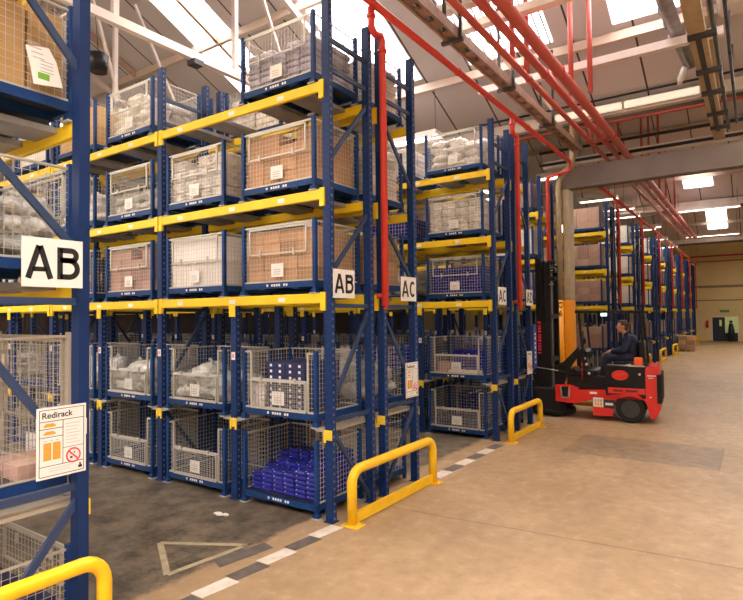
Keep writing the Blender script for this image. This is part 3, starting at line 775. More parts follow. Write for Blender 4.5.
for i, Y in enumerate(PAIR[3:]):
    for j, lv in enumerate('432QG'):
        put(0, Y, 0, lv, kk[i][j], 'simple', FARR[i])
    if i == 0:
        for lv, kd in (('4', 'farpink'), ('3', 'farpink'), ('2', 'farpink'), ('Q', 'greybags')): put(0, Y, 1, lv, kd, 'simple', FARR[i])
# foreground rack
RZ = 'foreground rack'
Y0 = -2.517-D
put(0, Y0, 0, '3', 'tan', 'closed', RZ, True); put(0, Y0, 0, '2', 'greybags', 'closed', RZ, True)
put(0, Y0, 0, 'Q', None, 'tall', RZ, True); put(0, Y0, 0, 'G', 'dark', 'low', RZ, True); put(0, Y0, 1, '2', 'bundles', 'simple', RZ, True); put(0, Y0, 1, 'Q', 'greybags', 'simple', RZ, True)
tag(obj('plastic_bag', lump_mesh(.34, .3, .2, 'bag', 31, 20), None, (-.62, Y0+.3, Q+.141)), 'white plastic bag lying in the tall cage behind the load notice', 'plastic bag')
for i in range(2): tag(obj('carton', carton_mesh(.2, .3, .1, 'pink'), None, (-.3-.21*(i % 2), Y0+.62, Q+.141+.102*(i//2))), f"{('lower','upper')[i//2]} {('right','left')[i % 2]} small pinkish carton in the tall foreground cage", 'carton', 'small cartons in the tall foreground cage')
sk = lump_mesh(.34, .34, .34, 'bluepack', 21, 18); tag(obj('blue_sack', sk, None, (-.5, Y0+.25, .272)), 'round blue sack in the floor cage at the left edge', 'sack')
# delivery note hanging in the top left cage
dn = thing('delivery_note', 'white delivery note with a green patch on top left cage', 'paper', (-.085, -2.75, 3.7))
NP = [(-0.08, -0.02), (-0.06, -0.13), (0.12, -0.1), (0.08, 0.05), (0.03, 0.13), (-0.11, 0.1)]
b = mb('white'); n_ = len(NP); b._add([(0, y, z) for y, z in NP]+[(.003, y, z) for y, z in NP], [tuple(range(n_-1, -1, -1)), tuple(range(n_, 2*n_))]+[(i, (i+1) % n_, n_+(i+1) % n_, n_+i) for i in range(n_)]); b.build('paper_sheet', dn)
b = mb('greyink')
for i in range(4): b.box(.003, .004, -.10+.012*i, -.02+.008*i, .13-.03*i, .136-.03*i)
for i in range(4): b.box(.003, .004, -.02, .06, .03-.022*i, .035-.022*i)
b.mat('green').box(.003, .005, -.035, .035, -.085, -.045); b.build('print', dn)

# ------------------------------------------------------------------ signs
def arcp(cy, cz, ry, rz, a0, a1, n=14): return [(cy+ry*math.cos(math.radians(a0+(a1-a0)*i/n)), cz+rz*math.sin(math.radians(a0+(a1-a0)*i/n))) for i in range(n+1)]
def ribbon(b, pts, w_, x0, x1, closed=False):
    n = len(pts); L_, R_ = [], []
    for i, p in enumerate(pts):
        a = pts[i-1] if (i or closed) else p; c_ = pts[(i+1) % n] if (i < n-1 or closed) else p
        d = Vector((c_[0]-a[0], c_[1]-a[1])).normalized(); nn = Vector((-d.y, d.x))*w_/2
        L_.append((p[0]+nn.x, p[1]+nn.y)); R_.append((p[0]-nn.x, p[1]-nn.y))
    vs = [(x, y, z) for x in (x0, x1) for (y, z) in L_+R_]; m_ = 2*n; fs = []
    for i in range(n if closed else n-1):
        j = (i+1) % n
        fs += [(m_+i, m_+j, m_+n+j, m_+n+i), (i, n+i, n+j, j), (i, j, m_+j, m_+i), (n+i, m_+n+i, m_+n+j, n+j)]
    b._add(vs, fs)
def letter(b, ch, y, w_, h, t, x0=.004, x1=.0055):
    """upper-case sign letter, y = left edge, centred on z = 0"""
    k = h/2
    if ch == 'A':
        ribbon(b, [(y+t*.5, -k), (y+w_/2-t*.08, k)], t, x0, x1); ribbon(b, [(y+w_-t*.5, -k), (y+w_/2+t*.08, k)], t, x0, x1)
        b.box(x0, x1, y+w_*.24, y+w_*.76, -k*.42-t*.42, -k*.42+t*.42)
    elif ch in 'BD':
        b.box(x0, x1, y, y+t, -k, k)
        if ch == 'D':
            q = w_*.42; ribbon(b, [(y+t/2, k-t/2), (y+w_-q-t/2, k-t/2)]+arcp(y+w_-q-t/2, 0, q, k-t/2, 90, -90)+[(y+t/2, -k+t/2)], t, x0, x1)
        else:
            for z0, z1, ww in ((.04*k, k, w_*.95), (-k, .04*k+t, w_)):
                rz = (z1-z0-t)/2; c_ = (z0+z1)/2; q = rz; ribbon(b, [(y+t/2, z1-t/2), (y+ww-q-t/2, z1-t/2)]+arcp(y+ww-q-t/2, c_, q, rz, 90, -90)+[(y+t/2, z0+t/2)], t, x0, x1)
    elif ch == 'C':
        ribbon(b, arcp(y+w_/2, 0, w_/2-t/2, k-t/2, 48, 312, 24), t, x0, x1)
def sign(txt, y, z, label, x=.055):
    s = thing('aisle_sign', label, 'sign', (x, y, z))
    mb('white').box(-.004, .004, -.182, .182, -.15, .15).build('plate', s)
    b = mb('black'); letter(b, txt[0], -.165, .165, .2, .034); b.build('letter', s)
    b = mb('black'); letter(b, txt[1], .022, .142, .2, .034); b.build('letter', s)
    return s
sign('AB', -2.75, 2.435, 'large white AB sign on the foreground rack at left', .05)
sign('AB', .215, 2.43, 'white AB sign on the middle rack, left of the red riser')
sign('AC', 1.545, 2.42, 'white AC sign just right of the red riser')
sign('AC', 4.68, 2.41, 'small white AC sign on the rack across the aisle')
sign('AD', 6.07, 2.41, 'small white AD sign left of the forklift mast')
def notice(y, z, label, w_=.3, h=.43, full=True):
    s = thing('rack_notice', label, 'notice', (.055, y, z)); a = w_/2; c = h/2
    mb('white').box(-.003, .003, -a, a, -c, c).build('plate', s)
    b = mb('black'); t = .0018
    def ln(y0, y1, z0, z1): b.box(.003, .0042, y0, y1, z0, z1)
    m_ = .015
    for zz in (c-m_, c-.085, -c+.075, -c+m_): ln(-a+m_, a-m_, zz-t, zz+t)
    for yy in (-a+m_, a-m_): ln(yy-t, yy+t, -c+m_, c-m_)
    ln(-t+.005, t+.005, -c+.075, c-.085)
    for zz in (c-.13, c-.18): ln(-a+m_, .005, zz-t, zz+t)
    ln(.005, a-m_, -.045, -.042)
    ln(a-.05, a-.025, -c+.03, -c+.045); ln(a-.042, a-.033, -c+.03, -c+.06)
    b.build('ruling', s)
    if full: text('heading', 'Redirack', .052, 'black', s, (.0045, -.03, c-.05), RX, 1, .0006)
    b = mb('signorange')
    for zz in (c-.118, c-.165): b.box(.003, .0045, -.11, -.04, zz, zz+.012); b.box(.003, .0045, -.1, -.05, zz+.012, zz+.02)
    for yy in (-.105, -.05):
        b.box(.003, .0045, yy-.006, yy+.04, -.105, .0)
    b.mat('brown')
    for yy in (-.105, -.05):
        for k in range(3): b.box(.0045, .0052, yy+.004, yy+.03, -.09+k*.034, -.08+k*.034)
    b.build('diagram', s)
    b = mb('greyink')
    for k in range(7): b.box(.003, .0042, .02, .115-.01*(k % 3), .1-.02*k, .103-.02*k)
    for k in range(2): b.box(.003, .0042, -.08, .05, -c+.055-.015*k, -c+.058-.015*k)
    for k in range(3): b.box(.003, .0042, -.11+.035*k, -.09+.035*k, .012, .016)
    b.build('fine_print', s)
    b = mb('signred'); cy, cz, r = .07, -.1, .042
    b.tube([(.004, cy+r*math.cos(t_), cz+r*math.sin(t_)) for t_ in [i*math.pi/12 for i in range(25)]], .0045, 6, False)
    b.bar((.005, cy-r*.7, cz+r*.7), (.005, cy+r*.7, cz-r*.7), .004, .008)
    b.mat('black').box(.003, .005, cy-.02, cy-.006, cz-.018, cz-.006).box(.003, .005, cy+.002, cy+.01, cz+.012, cz+.02)
    b.build('prohibition_mark', s)
    return s
notice(-2.695, 1.335, 'white Redirack load notice on the foreground rack at left')
notice(1.6, 1.29, 'narrow white load notice on upright behind middle yellow guard')
notice(6.02, 1.18, 'small white load notice left of the forklift mast')
tag(mb('white').box(-.002, .002, -.02, .02, -.05, .05).build('upright_label', None, (.048, -2.555, 1.4)), 'tiny white tag on the foreground upright beside the notice', 'tag')

bn = thing('blue_banner', 'narrow blue upright banner with white marks, between AD sign and forklift mast', 'banner', (.07, 6.27, 1.05))
mb('bannerblue').rbox(-.012, .012, -.1, .1, 0, .85, .008).build('banner_sheet', bn)
b = mb('white')
for i in range(7): b.box(.012, .0135, -.03, .035, .1+.09*i, .1+.09*i+(.06 if i % 2 else .045))
b.build('marks', bn); mb('darksteel').box(-.03, -.008, -.13, -.05, .02, .83).build('bracket', bn)

# ------------------------------------------------------------------ yellow guards
def guard(x, y0, y1, h, label, group=None, r=.05):
    g = thing('rack_guard', label, 'guard rail', (x, y0, 0), 0, group); Lg = y1-y0; br = .14; pts = [(0, 0, .01)]
    for i in range(7): a = math.pi/2*i/6; pts.append((0, br-br*math.cos(a), h-br+br*math.sin(a)))
    for i in range(7): a = math.pi/2*i/6; pts.append((0, Lg-br+br*math.sin(a), h-br+br*math.cos(a)))
    pts.append((0, Lg, .01))
    mb('guard').tube(pts, r, 16).build('hoop', g)
    b = mb('guard'); b.box(-.02, .02, r*.6, Lg-r*.6, .012, .115); b.build('kick_plate', g)
    for yy in (0, Lg):
        b = mb('guard'); b.box(-.09, .11, yy-.08, yy+.08, 0, .012); b.mat('silver')
        for dx in (-.06, .08):
            for dy in (-.055, .055): b.tube([(dx, yy+dy, .012), (dx, yy+dy, .025)], .01, 6)
        b.build('foot_plate', g)
    return g
guard(.24, .07, 1.77, .54, 'yellow tubular guard in front of the middle AB rack end')
guard(.26, 4.42, 5.93, .50, 'yellow tubular guard at the farther AC rack end, left of forklift')
guard(.30, -4.4, -2.56, .63, 'yellow tubular guard cut off by the lower left corner', r=.044)
fg = ['first', 'second', 'third', 'fourth', 'fifth', 'sixth', 'seventh']
for i, Y in enumerate(PAIR[3:]): guard(.22, Y+.05, Y+1.7, .52, f'distant yellow guard, {fg[i]} beyond the forklift', 'distant yellow guards')

# ------------------------------------------------------------------ column, portal beam
c = thing('steel_column', 'tall steel column, stone above and orange below, behind the forklift mast', 'column', (-.03, 9.2, 0))
def hcol(b, z0, z1, w_=.08):
    b.rbox(-w_, w_, -.2, .2, z0, z1, .012)
b = mb('column'); hcol(b, 2.42, 5.04); b.build('shaft', c)
b = mb('orange'); hcol(b, .02, 2.42); b.mat('darksteel').box(-.2, .2, -.28, .28, 0, .02); b.build('painted_base', c)
text('column_letter', 'C', .18, 'black', c, (-.12, -.378, 2.30), RF, .8, .004); text('column_number', '6', .18, 'black', c, (-.12, -.378, 2.10), RF, .8, .004)
b = mb('greybeam'); b.rbox(-.16, XR-.01, 9.08, 9.34, 5.05, 5.55, .01)
tag(b.build('portal_beam'), 'grey brown steel beam running right from the column top', 'beam')
dp = thing('downpipe', 'round downpipe on the column, stone above and orange below, bending over at the top', 'pipe', (-.165, 8.9, 0))
mb('column').tube([(0, 0, 2.42), (0, 0, 5.05), (.03, 0, 5.25), (.12, 0, 5.4), (.3, 0, 5.50), (.36, -.06, 5.7), (.36, .0, 6.56)], .072, 14).build('upper_pipe', dp)
mb('orange').tube([(0, 0, 0), (0, 0, 2.42)], .073, 14).build('painted_pipe', dp)
# ------------------------------------------------------------------ pipes
def flange(b, p, r, ax='y'):
    d = {'x': Vector((1, 0, 0)), 'y': Vector((0, 1, 0)), 'z': Vector((0, 0, 1))}[ax]; p = Vector(p); b.tube([p-d*.02, p+d*.02], r*1.28, 10)
b = mb('red'); pts = [(.14, -9.4, 5.62), (.14, 8.70, 5.62), (.16, 8.78, 5.56), (.16, 8.78, 5.46), (.12, 8.78, 5.40), (-.33, 8.78, 5.33), (-.38, 8.78, 5.27), (-.38, 8.78, 2.2)]
b.tube(pts, .045, 10)
for y in (-2, 2.9, 5.9): flange(b, (.14, y, 5.62), .045)
tag(b.build('sprinkler_pipe'), 'single bright red sprinkler pipe running from top centre to the column', 'pipe')
def riser(y, label, zt=5.56, zb=2.2, x=.14, g=None):
    s = thing('sprinkler_riser', label, 'pipe', (x, y, 0), 0, g)
    b = mb('red'); b.tube([(0, -.02, zt), (0, -.02, zt-.22), (-.0, .05, zt-.28), (0, .16, zt-.25), (0, .2, zt-.3), (0, .2, zb)], .042, 10)
    flange(b, (0, -.02, zt-.1), .042, 'z'); flange(b, (0, .2, zt-.42), .042, 'z'); b.build('pipe_run', s)
    b = mb('red'); b.tube([(0, .2, zb+.12), (-.1, .2, zb+.12)], .03, 8); b.tube([(0, .2, zb), (0, .2, zb-.04)], .02, 8); b.build('outlet', s)
    return s
riser(.68, 'thick red riser pipe between the AB and AC racks')
riser(5.10, 'red riser pipe between the farther AC and AD racks')
b = mb('red'); b.tube([(.18, 9.6, 5.55), (.18, 42.5, 5.55)], .045, 8); [b.tube([(.18, y, 5.55), (.18, y, roof_z(y)-.02)], .008, 5) for y in (11, 15, 19, 23.6, 28, 33, 37.8, 42)]; tag(b.build('sprinkler_pipe'), 'red sprinkler pipe over the distant rack ends, beyond the portal beam', 'pipe')
for i, Y in enumerate(PAIR[3:]): riser(Y+.7, f'thin distant red riser, {fg[i]} beyond the column', 5.55, 2.4, .18, 'distant red risers')
for (x, z, r, w_) in ((.62, 5.98, .05, 'left, thinnest'), (.88, 6.0, .062, 'middle'), (1.10, 6.0, .085, 'right, thickest')):
    b = mb('redpink'); b.tube([(x, -9.4, z), (x, 29.0, z)], r, 12)
    for y in range(-8, 29, 4): flange(b, (x, y+.6, z), r)
    tag(b.build('overhead_main'), f'{w_} of three parallel red overhead pipes', 'pipe', None)
# hangers (drop rods of pipe) and vertical reds at the top
for (x, y, lab) in ((.14, 3.0, 'first red drop pipe at the top edge, counted from the mains'), (.20, 3.5, 'second red drop pipe at the top edge, counted from the mains'), (.55, 4.85, 'left red vertical drop pipe at the top edge, right of the three mains'), (.85, 4.95, 'right red vertical drop pipe at the top edge, right of the three mains')):
    b = mb('redpink'); b.tube([(x+.45, y+.9, 6.0), (x+.45, y+.9, roof_z(y+.9)-.05)], .045, 8); tag(b.build('drop_pipe'), lab, 'pipe')
for i, (x, y) in enumerate(((1.07, 12.0), (1.55, 12.6), (1.33, 15.5), (1.55, 16), (1.33, 19.5), (1.55, 20.2))):
    b = mb('redpink'); b.tube([(x-.45, y, 6.0), (x-.45, y, roof_z(y)-.1)], .035, 6); tag(b.build('drop_pipe'), f'red vertical drop pipe beyond the portal beam, {ORD[i]} nearest', 'pipe', 'distant drop pipes')
b = mb('redpink'); b.tube([(-1.6, 9.0, 6.42), (10.9, 9.0, 6.42)], .03, 8); tag(b.build('cross_pipe'), 'thin red pipe running under the bright gutter', 'pipe')
for i, x in enumerate((.55, .72)):
    tag(mb('redpink').tube([(x, 9.0, 6.0), (x, 9.0, 6.42)], .035, 8).build('branch_pipe'), ('left','right')[i]+' short red branch pipe dropping from the thin red pipe', 'pipe', 'short branch pipes')
b = mb('red'); b.tube([(-2, 44.3, 6.3), (8, 44.3, 6.3)], .05, 6).tube([(-2, 44.3, 5.9), (8, 44.3, 5.9)], .04, 6); tag(b.build('wall_pipe'), 'pair of red pipes crossing the far wall', 'pipe')

# ------------------------------------------------------------------ roof steel
def truss(x, y0, y1, zc, label, k='roofwhite', w_=.11, step=2.42, ystart=.34, diag=True):
    t = thing('roof_truss', label, 'roof truss', (x, 0, 0))
    mb(k).box(-w_/2, w_/2, y0, y1, zc-.09, zc+.05).build('bottom_chord', t)
    y = ystart; 
    while y-step > y0: y -= step
    prev = None
    while y < y1:
        zt = roof_z(y)-.1
        if zt-zc > .25:
            mb(k).bar((0, y, zc), (0, y, zt), .09, .09).build('vertical_strut', t)
            if prev is not None and diag:
                py, pz = prev
                a, b_ = ((0, py, zc), (0, y, zt)) if zt > pz else ((0, py, pz), (0, y, zc))
                mb(k).bar(a, b_, .05, .06).build('diagonal_strut', t)
        prev = (y, max(zt, zc+.1)); y += step
    # top chord following the roof
    yy = [y0]+[v for v in (-4.8, 2.2, 9.2, 16.2, 23.2, 30.2, 37.2) if y0 < v < y1]+[y1]
    b = mb(k)
    for a, c_ in zip(yy, yy[1:]): b.bar((0, a, roof_z(a)-.3), (0, c_, roof_z(c_)-.3), .1, .14)
    b.build('top_chord', t)
    return t
truss(-4.4, -9.4, 9.0, 6.7, 'white steel roof truss above the tops of the AB rack', ystart=.34, diag=False)
for i, (a, c_) in enumerate((((-7, 1.92, 6.5), (-7, 1.92, roof_z(1.92)-.1)), ((-7, 2.36, 8.7), (-7, 3.35, 6.9)), ((-7, 1.2, 9.2), (-7, 2.0, 6.6)))):
    tag(mb('roofwhite').bar(a, c_, .08 if i == 0 else .05, .08 if i == 0 else .05).build('roof_strut'), ('upright white roof strut left of the rooflight', 'slanting white strut crossing behind the white truss', 'steep white strut at upper left near the black lamp')[i], 'strut')
truss(3.08, -9.4, 9.3, 5.80, 'tan roof truss at the top right', 'tansteel', .2, ystart=-3, step=6.1)
truss(-11.5, -9.4, 9.0, 6.7, 'farther white roof truss at upper left', ystart=.34)
for i, (x) in enumerate((-10.3, -6.95)):
    b = mb('rooftan'); b.bar((x, 2.3, roof_z(2.3)-.12), (x, 9.0, roof_z(9.0)-.12), .09, .12); tag(b.build('rafter'), f'tan sloping rafter {("left of","across")[i]} the left rooflight', 'rafter')
b = mb('roofwhite'); b.box(-1.0, 3.3, 6.25, 6.37, 6.64, 6.78); tag(b.build('tie_bar'), 'white horizontal tie bar crossing behind the three red mains', 'beam')
tag(mb('roofwhite').bar((-4.4, 3.3, 8.9), (-4.4, 4.4, 6.75), .05, .05).build('tie_rod'), 'slanting white tie rod above the end bay cages', 'rod')
# brown tray and lattice along the rack ends
tr = thing('cable_tray', 'long brown cable tray beside the single red sprinkler pipe', 'cable tray', (.0, 0, 0))
b = mb('brownsteel'); b.box(.20, .235, -9.4, 9.0, 5.84, 5.98).box(.36, .395, -9.4, 9.0, 5.84, 5.98)
b.build('side_channel', tr)
RUNG = mb('brownsteel').box(.235, .36, 0, .22, 5.87, 5.9).mesh('rung'); y = -9
while y < 8.7: obj('rung', RUNG, tr, (0, y, 0)); y += .35

b = mb('darksteel')
for q in (.265, .30, .335): b.tube([(q, -9.4, 5.93), (q, 9.0, 5.93)], .018, 6)
b.build('cable', tr)
for i, y in enumerate((.4, 2.4, 4.4, 6.6)):
    h = thing('tray_hanger', f'dark and tan hanger frame on the cable tray, {ORD[i]} nearest', 'hanger', (.30, y, 0), 0, 'cable tray hangers')
    b = mb('darksteel'); b.box(-.14, -.1, -.02, .02, 5.84, min(7.3, roof_z(y)-.2)).box(.1, .14, -.02, .02, 5.84, min(7.3, roof_z(y)-.2)).box(-.16, .16, -.03, .03, 5.8, 5.85); b.build('drop_rod', h)
    b = mb('rooftan'); b.bar((-.12, 0, 6.9), (.5, .1, 6.2), .04, .05); b.bar((.12, 0, 6.1), (-.4, .2, 6.9), .04, .05); b.build('stay', h)
# lighting trunking brackets across
for i, (y, z) in enumerate(((2.6, 6.35), (3.5, 6.5))):
    b = mb('gutter'); b.box(-.2, 2.2, y-.08, y+.08, z, z+.12); tag(b.build('cross_channel'), ('nearer','farther')[i]+' pale steel channel above the red overhead pipes', 'channel')
b = mb('darksteel'); b.tube([(-2.5, 8.82, 6.91), (10.9, 8.82, 6.91)], .025, 6); tag(b.build('conduit'), 'thin dark conduit running just above the bright gutter', 'conduit')
tag(mb('gutter').box(-1, 10.9, 10.5, 10.6, 5.98, 6.16).build('channel'), 'pale channel showing just above the portal beam', 'channel')
for z, l_ in ((6.32, 'upper'), (6.0, 'lower')): tag(mb('darksteel').tube([(-1, 10.2, z), (10.9, 10.2, z)], .04, 8).build('dark_pipe'), l_+' dark pipe running level just above the portal beam', 'pipe')
b = mb('darksteel'); b.tube([(3.26, -4, 5.95), (3.26, 8.9, 5.8)], .03, 8).tube([(3.4, 1, 6.05), (3.4, 8.9, 5.9)], .025, 8)
for y in (3.9, 5.2, 6.2, 7.4, 8.3): b.box(2.97, 3.3, y-.05, y+.05, 5.66, 5.72)
for y in (4.4, 5.3, 6.6): b.tube([(3.4, y, 5.9), (3.4, y+.1, 6.6)], .02, 6)
b.box(3.05, 3.12, 4, 8.6, 5.695, 5.712)
tag(b.build('conduit_run'), 'dark conduits clipped alongside the tan truss at top right', 'conduit')
b = mb('duct'); b.tube([(2.50, -3, 7.1), (2.52, 4.4, 7.05), (2.60, 6.4, 6.95), (2.70, 7.75, 6.85)], .115, 14); b.mat('duct')
for i in range(20): y = -2.9+.5*i; b.tube([(2.505+(.0 if y < 4.4 else .03*(y-4.4)), y, 7.08-(0 if y < 4.4 else .05*(y-4.4))), (2.507+(.0 if y < 4.4 else .03*(y-4.4)), y+.03, 7.08-(0 if y < 4.4 else .05*(y-4.4)))], .122, 14)
b.mat('white').tube([(2.62, 7.6, 6.75), (2.54, 7.75, 6.6), (2.5, 7.8, 6.5)], [.05, .07, .03], 10)
tag(b.build('ventilation_duct'), 'grey round duct with a white nozzle at the top right', 'duct')
b = mb('whitebox'); b.rbox(3.2, 3.7, 5.7, 7.3, 7.35, 7.65, .05); tag(b.build('ceiling_unit'), 'pale rounded box fixed under the roof at top right', 'heater')
# hanging black bucket lamp
hl = thing('hanging_lamp', 'black bucket shaped lamp hanging near the left truss', 'lamp', (-4.4, .08, 5.78))
b = mb('truckblack'); b.tube([(0, 0, 0), (0, 0, .26)], [.12, .15], 12); b.build('lamp_body', hl); mb('darksteel').tube([(0, 0, .26), (0, -.05, .9)], .006, 5).build('cord', hl)
b = mb('darksteel'); b.box(-4.5, -4.3, 1.75, 1.95, 6.52, 6.61); tag(b.build('junction_box'), 'small dark junction box under the white truss', 'box')

# lamps -------------------------------------------------------------
def fixture(loc, label, w_=1.3, d=.35, on=True, power=LAMP_W, group=None):
    f = thing('strip_light', label, 'light', loc, 0, group)
    b = mb('roofwhite'); b.box(-w_/2, w_/2, -d/2, d/2, .03, .12); b.box(-w_/2, w_/2, -d/2-.03, -d/2, -.02, .12).box(-w_/2, w_/2, d/2, d/2+.03, -.02, .12); b.build('housing', f)
    b = mb('lamp')
    for yy in (-.08, .08): b.tube([(-w_/2+.03, yy, .01), (w_/2-.03, yy, .01)], .019, 8)
    b.build('tube', f)
    b = mb('darksteel')
    zt = roof_z(loc[1])-loc[2]-.03
    for x in (-w_/2+.1, w_/2-.1): b.box(x-.006, x+.006, -.006, .006, .12, zt)
    b.build('drop_rod', f)
    l = area('strip_light_source', (0, 0, -.03), w_, d, power, WARM); l.parent = f
    return f
for i, p in enumerate(MAIN_LAMPS): fixture(p, f'strip light above the right of the main aisle, {(ORD+["eleventh"])[i]} nearest', 1.3, .4, group='main aisle strip lights', power=LAMP_W*(.75 if i < 4 else (1.1 if i < 8 else 2.6)))
for i, p in enumerate(AISLE_LAMPS): fixture(p, f'strip light high above the near aisle, {ORD[i]} of its group', 1.3, .4, group='near aisle strip lights', power=LAMP_W*1.0)
for i, (x0, x1, y, z) in enumerate(((-3.2, -.7, 22.4, 6.72), (.9, 3.2, 22.4, 6.35), (.6, 3.0, 29.6, 6.1), (-1.6, -.1, 26, 6.3))):
    fixture(((x0+x1)/2, y, z), ['distant strip light behind the portal beam, just right of the column', 'long distant strip light right of the red mains, upper', 'long distant strip light right of the red mains, lower', 'distant strip light over the rack tops'][i], x1-x0, .3, power=70)

for i, (x, y, z) in enumerate(((-1, 2.6, 7.5), (-3.5, 1.5, 7.7), (-3.2, 7.5, 6.4), (-1.0, 12.1, 6.1), (-.9, 16.4, 6.1), (-.9, 20.8, 6.1), (-.9, 25.2, 6.1), (-.9, 29.6, 6.1), (-.9, 34, 6.1))):  # lamps added to brighten the rack fronts
    fixture((x, y, z), f'strip light added high between the racks, {ORD[i]} in order of distance', 1.3, .35, group='strip lights added over the rack aisles', power=LAMP_W*.8)

for i in range(2):  # glowing fittings added so the gutter face looks bright
    f = thing('added_gutter_light', f"{('left','right')[i]} cream diffuser light added along the gutter to brighten it", 'light', (.55+1.5*i, 8.86, 6.62))
    mb('roofwhite').box(-.73, .73, .03, .10, 0, .17).build('housing', f)
    mb('diffuser').rbox(-.72, .72, -.05, .03, .0, .15, .02).build('diffuser', f)

# ------------------------------------------------------------------ far wall door
d = thing('doorway', 'dark door pair with a lit pane in the far wall', 'door', (1.66, YF-.03, 0)); d['kind'] = 'structure'; d.name = 'door_1'
del d['label']; del d['category']
mb('whitebox').box(-.84, -.79, -.03, 0, 0, 1.8).box(.79, .84, -.03, 0, 0, 1.8).box(-.84, .84, -.03, 0, 1.75, 1.8).build('door_frame', d)
mb('doorblue').box(-.79, 0, -.03, 0, 0, 1.75).build('door_leaf', d); mb('doorglow').box(-.35, -.2, -.036, -.03, 1.1, 1.55).build('door_pane', d)
mb('doorglow').box(.0, .79, -.02, 0, .6, 1.75).build('door_opening', d); mb('doorblue').box(0, .79, -.03, 0, 0, .6).build('door_panel', d)
tag(mb('exit').rbox(-.3, .3, -.08, 0, 0, .16, .01).build('exit_sign', None, (1.65, YF-.01, 2.12)), 'small green exit sign above the far doorway', 'sign')
tag(mb('doorblue').tube([(0, 0, 0), (.02, 0, .8), (0, 0, 1.3)], [.22, .2, .12], 10).ball((0, 0, 1.42), .11).build('dark_bollard', None, (2.05, YF-.7, 0)), 'dark upright shape standing in the far doorway', 'stand')
# red extinguisher and stack of goods at the far end
tag(mb('red').tube([(0, 0, 0), (0, 0, .45), (0, 0, .52)], [.09, .09, .03], 10).mat('darksteel').tube([(0, 0, .52), (.08, 0, .56)], .02, 6).build('fire_extinguisher', None, (.55, YF-.1, 1.0)), 'red fire extinguisher on the far wall left of the doorway', 'extinguisher')
pl = thing('loaded_pallet', 'distant pallet stacked with dark red brown goods beside the last racks', 'pallet', (.42, 31.0, 0))
b = mb('tan'); 
for i in range(5): b.box(-.4, .4, -.5+.22*i, -.4+.22*i, .1, .12)
for x in (-.35, 0, .35): b.box(x-.04, x+.04, -.5, .5, 0, .1)
b.build('pallet_base', pl)
for i in range(2):
    for j in range(2):
        for k in range(3): tag(mb('brown' if (i+j+k) % 2 else 'brownsteel').rbox(-.19, .19, -.24, .24, 0, .24, .01).build('carton', None, (.42-.2+.4*i, 31.0-.25+.5*j, .121+.242*k)), f"{('bottom','middle','top')[k]} {('left','right')[i]} {('near','far')[j]} carton on the distant pallet", 'carton', 'cartons on the distant pallet')

# ------------------------------------------------------------------ forklift
fk = thing('forklift_truck', 'red narrow aisle forklift truck with black mast and seated driver', 'forklift', (.07, 7.04, 0), .087)
def P3(poly, y0, y1, k, name, par=fk): return mb(k).prism(poly, y0, y1).build(name, par)
# rear chassis with wheel arch  (x right = rear)
arc = [(1.53+.30*math.cos(a), .27+.30*math.sin(a)) for a in [math.pi*i/10 for i in range(11)]]
lower = [(.86, .05), (.86, .46), (1.95, .46), (1.95, .05)]
poly = [(.86, .10), (.86, .47), (2.05, .47), (2.05, .30), (1.98, .14), (1.88, .09)]+arc[:]+[(1.20, .10)]
P3(poly, 0, 1.08, 'truckred', 'chassis')
P3([(1.80, .47), (1.80, 1.04), (1.83, 1.08), (1.99, 1.08), (2.04, 1.0), (2.06, .5), (2.05, .47)], 0, 1.08, 'truckred', 'counterweight')
g = mb('rubber'); 
for i in range(9): g.box(2.04, 2.075, .1, .98, .42+.06*i, .455+.06*i)
g.box(1.99, 2.065, -.012, .0, .40, .94)
g.build('rear_grille', fk)
bp = P3([(1.1, .47), (1.08, 1.05), (1.12, 1.07), (1.80, 1.07), (1.80, .47)], .015, 1.06, 'truckblack', 'battery_cover')
st = mb('truckred').box(1.14, 1.79, .003, .015, .55, .66).build('red_stripe', bp)
b = mb('black')
for i, (x, w_) in enumerate(((1.24, .035), (1.285, .03), (1.325, .035), (1.37, .03), (1.46, .05), (1.52, .04), (1.57, .05), (1.63, .03))): b.box(x, x+w_, .001, .003, .585, .63)
b.build('stripe_lettering', bp)
b = mb('truckred'); ov = [(1.36+.15*math.cos(a), .90+.095*math.sin(a)) for a in [2*math.pi*i/24 for i in range(24)]]; b.prism(ov, .003, .015); b.mat('signred'); b.tube([(1.27, .002, .89), (1.32, .002, .93), (1.36, .002, .9), (1.41, .002, .94), (1.46, .002, .91)], .008, 6)
b.build('oval_badge', bp)
mb('silver').tube([(1.70, .0, .93), (1.70, .015, .93)], .022, 10).build('lock', bp)
for i in range(2):
    b = mb('whitebox'); 
b = mb('white'); b.box(.865, 1.05, -.006, 0, .27, .45).mat('signorange')
for x in (.89, .94, .99): b.box(x, x+.036, -.008, -.006, .30, .36)
b.mat('greyink')
for x in (.89, .94, .99): b.box(x, x+.036, -.008, -.006, .37, .42)
b.build('number_sticker', fk)
b = mb('doorblue'); b.box(1.055, 1.255, -.006, 0, .255, .42).mat('white').box(1.085, 1.225, -.008, -.006, .315, .36); b.build('navy_sticker', fk)
b = mb('silver'); b.box(1.86, 1.9, -.003, 0, .5, .515).box(1.83, 1.97, -.003, 0, .90, .92).box(1.85, 1.93, -.003, 0, .86, .875); b.build('side_decal', fk)
